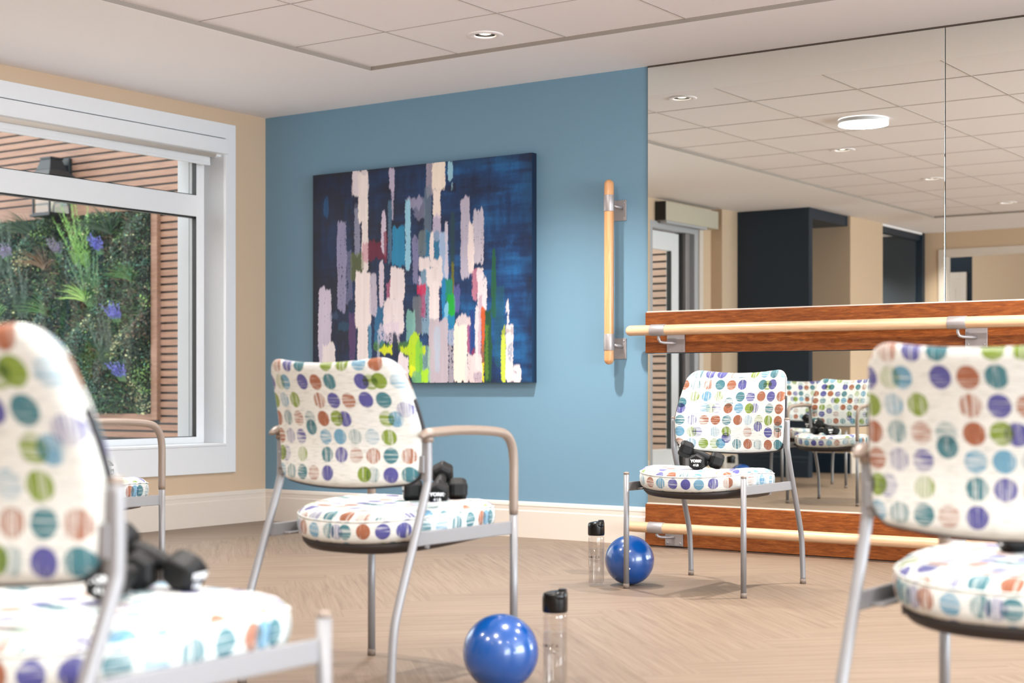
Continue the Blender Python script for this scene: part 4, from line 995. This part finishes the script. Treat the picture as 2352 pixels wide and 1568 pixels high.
def pair(ch, lo1, lo2, up1, up2, z1, z2, who, r1=0, r2=8):
    g = 'black hexagonal dumbbells on the chair seats'
    zl = max(on_seat(ch, *lo1), on_seat(ch, *lo2))+HZ
    dumbbell(loc2w(ch, *lo1, zl), loc2w(ch, *lo2, zl), r1, 'lower black dumbbell on %s' % who, g)
    dumbbell(loc2w(ch, *up1, z1), loc2w(ch, *up2, z2), r2, 'upper black dumbbell propped on another on %s' % who, g)
pair(CH['C'], (-.021, .200), (.022, .080), (.052, .178), (-.066, .098), .560, .5065, 'the armless chair by the mirror', 0, 0)
pair(CH['A'], (-.012, .155), (.078, .249), (.085, .148), (.018, .258), .503, .553, 'the middle armchair', 0, 0)
pair(CH['D'], (.000, .085), (-.060, .195), (-.120, .200), (.005, .235), .555, .505, 'the blurred left foreground chair', 0, 0)
pair(CH['B'], (-.075, .150), (.020, .235), (-.02, .13), (.055, .20), .56, .56, 'the blurred right armchair', 0, 0)
pair(CH['E'], (.02, .215), (-.09, .16), (.04, .13), (-.05, .215), .505, .565, 'the left armchair below the window', 0, 0)
pair(CH['F'], (-.02, .18), (.08, .10), (.06, .20), (-.04, .10), .505, .565, 'the chair seen only in the mirror', 0, 0)

# ------------------------------------------------------------------ balls and bottles
BR = .100
bp = empty('exercise_ball')
mb = MB(); pr = [(BR*math.sin(PI*k/40), -BR*math.cos(PI*k/40)) for k in range(41)]; mb.lathe(pr, 80, close=False); mb.build('ball_skin', M['ball'], bp)
mb = MB(); mb.tube([(0, 0, BR-.003), (0, 0, BR+.0008)], .0038, 14); pg = mb.build('plug', M['white_print'], bp); tag(pg, 'small white inflation plug')
bp.location = (3.4126, -1.4545, BR)
tag(bp, 'shiny blue exercise ball behind the front leg of the chair by the mirror', 'ball', 'blue exercise balls')
pg.matrix_basis = Matrix.Rotation(math.radians(104), 4, Vector((.86, .50, 0)))
b2 = copy_tree(bp); b2.location = (4.262, -3.569, BR); b2.rotation_euler = (0, 0, 2.2)
tag(b2, 'shiny blue exercise ball at the bottom centre beside the armchair leg', 'ball')
b3 = copy_tree(bp); b3.location = (1.05, -4.35, BR); tag(b3, 'blue exercise ball beside the chair seen only in the mirror', 'ball')

def make_bottle():
    e = empty('water_bottle'); r = .0325
    m = MB(); m.lathe([(.0, .002), (.026, .001), (.0315, .004), (r, .010), (r, .190), (.0315, .197), (.0300, .202), (.0285, .202), (.0300, .196), (.0308, .189), (.0308, .014), (.028, .009), (.0, .008)], 48, close=False); m.build('body', M['bottle'], e)
    m = MB(); m.lathe([(.0, .010), (.0274, .010), (.0302, .015), (.0302, .150), (.0, .150)], 48, close=False); m.build('water', M['water'], e)
    m = MB(); n = 48
    prof = [(.0, .204), (.0325, .204), (.0338, .210), (.0338, .240), (.0330, .250), (.0305, .2565), (.024, .2585), (.0, .259)]
    m.lathe(prof, n, close=False)
    for i, v in enumerate(m.v):      # slanted flip-top shape
        if v[2] > .245: m.v[i] = (v[0], v[1], v[2]+v[0]*.11)
    cap = m.build('cap', M['black_gloss'], e, bevel=0)
    cap.rotation_euler = (0, 0, math.radians(112))
    m = MB(); m.lathe([(.0, .0), (.010, .0002), (.0125, .0022), (.010, .0044), (.0, .0048)], 28)
    for i, v in enumerate(m.v): m.v[i] = (v[0]*1.15, v[1]*.62, v[2])
    m.build('release_button', M['black_gloss'], cap, loc=(.0305*math.cos(-.96), .0305*math.sin(-.96), .2465), rot=(PI/2, 0, math.radians(90-55)))
    m = MB(); m.box(.008, .0315, -.011, .011, .250, .2655); m.build('spout', M['black_gloss'], cap, bevel=.004, seg=3)
    # printed wordmark wrapped round the body
    m = MB()
    def wrap(V, F, a0, z0):
        b = m.add([((r+.0004)*math.cos(a0+x/r), (r+.0004)*math.sin(a0+x/r), z0+y) for x, y, z in V])
        for f in F: m.face([b+k for k in f])
    V, F = text_mesh('AMICA', .0125, 1.5, .00022); wrap(V, F, 0, .118)
    tk = [(-.030+k*.003, .0) for k in range(20)]
    for k in range(24): 
        x0 = -.028+k*.056/24; wrap([(x0, -.0004, 0), (x0+.0024, -.0004, 0), (x0+.0024, .0001, 0), (x0, .0001, 0)], [(0, 1, 2, 3)], 0, .1065)
    for k in list(range(4, 7))+list(range(8, 12)):
        x0 = -.016+k*.0028; wrap([(x0, -.0016, 0), (x0+.0011, -.0016, 0), (x0+.0011, .0012, 0), (x0, .0012, 0)], [(0, 1, 2, 3)], 0, .1005)
    tag(m.build('printed_wordmark', M['brown_print'], e), 'small brown AMICA print')
    return e
bt = make_bottle(); bt.location = (3.319, -1.560, 0); bt.rotation_euler = (0, 0, math.radians(-55.3-22))
tag(bt, 'clear water bottle with black lid left of the ball by the mirror chair', 'bottle', 'clear water bottles on the floor')
c2 = copy_tree(bt); c2.location = (4.372, -3.476, 0); c2.rotation_euler = (0, 0, math.radians(-55.3-30))
tag(c2, 'clear water bottle with black lid right of the ball at the bottom centre', 'bottle')
c3 = copy_tree(bt); c3.location = (.93, -4.40, 0); tag(c3, 'clear water bottle beside the ball seen only in the mirror', 'bottle')
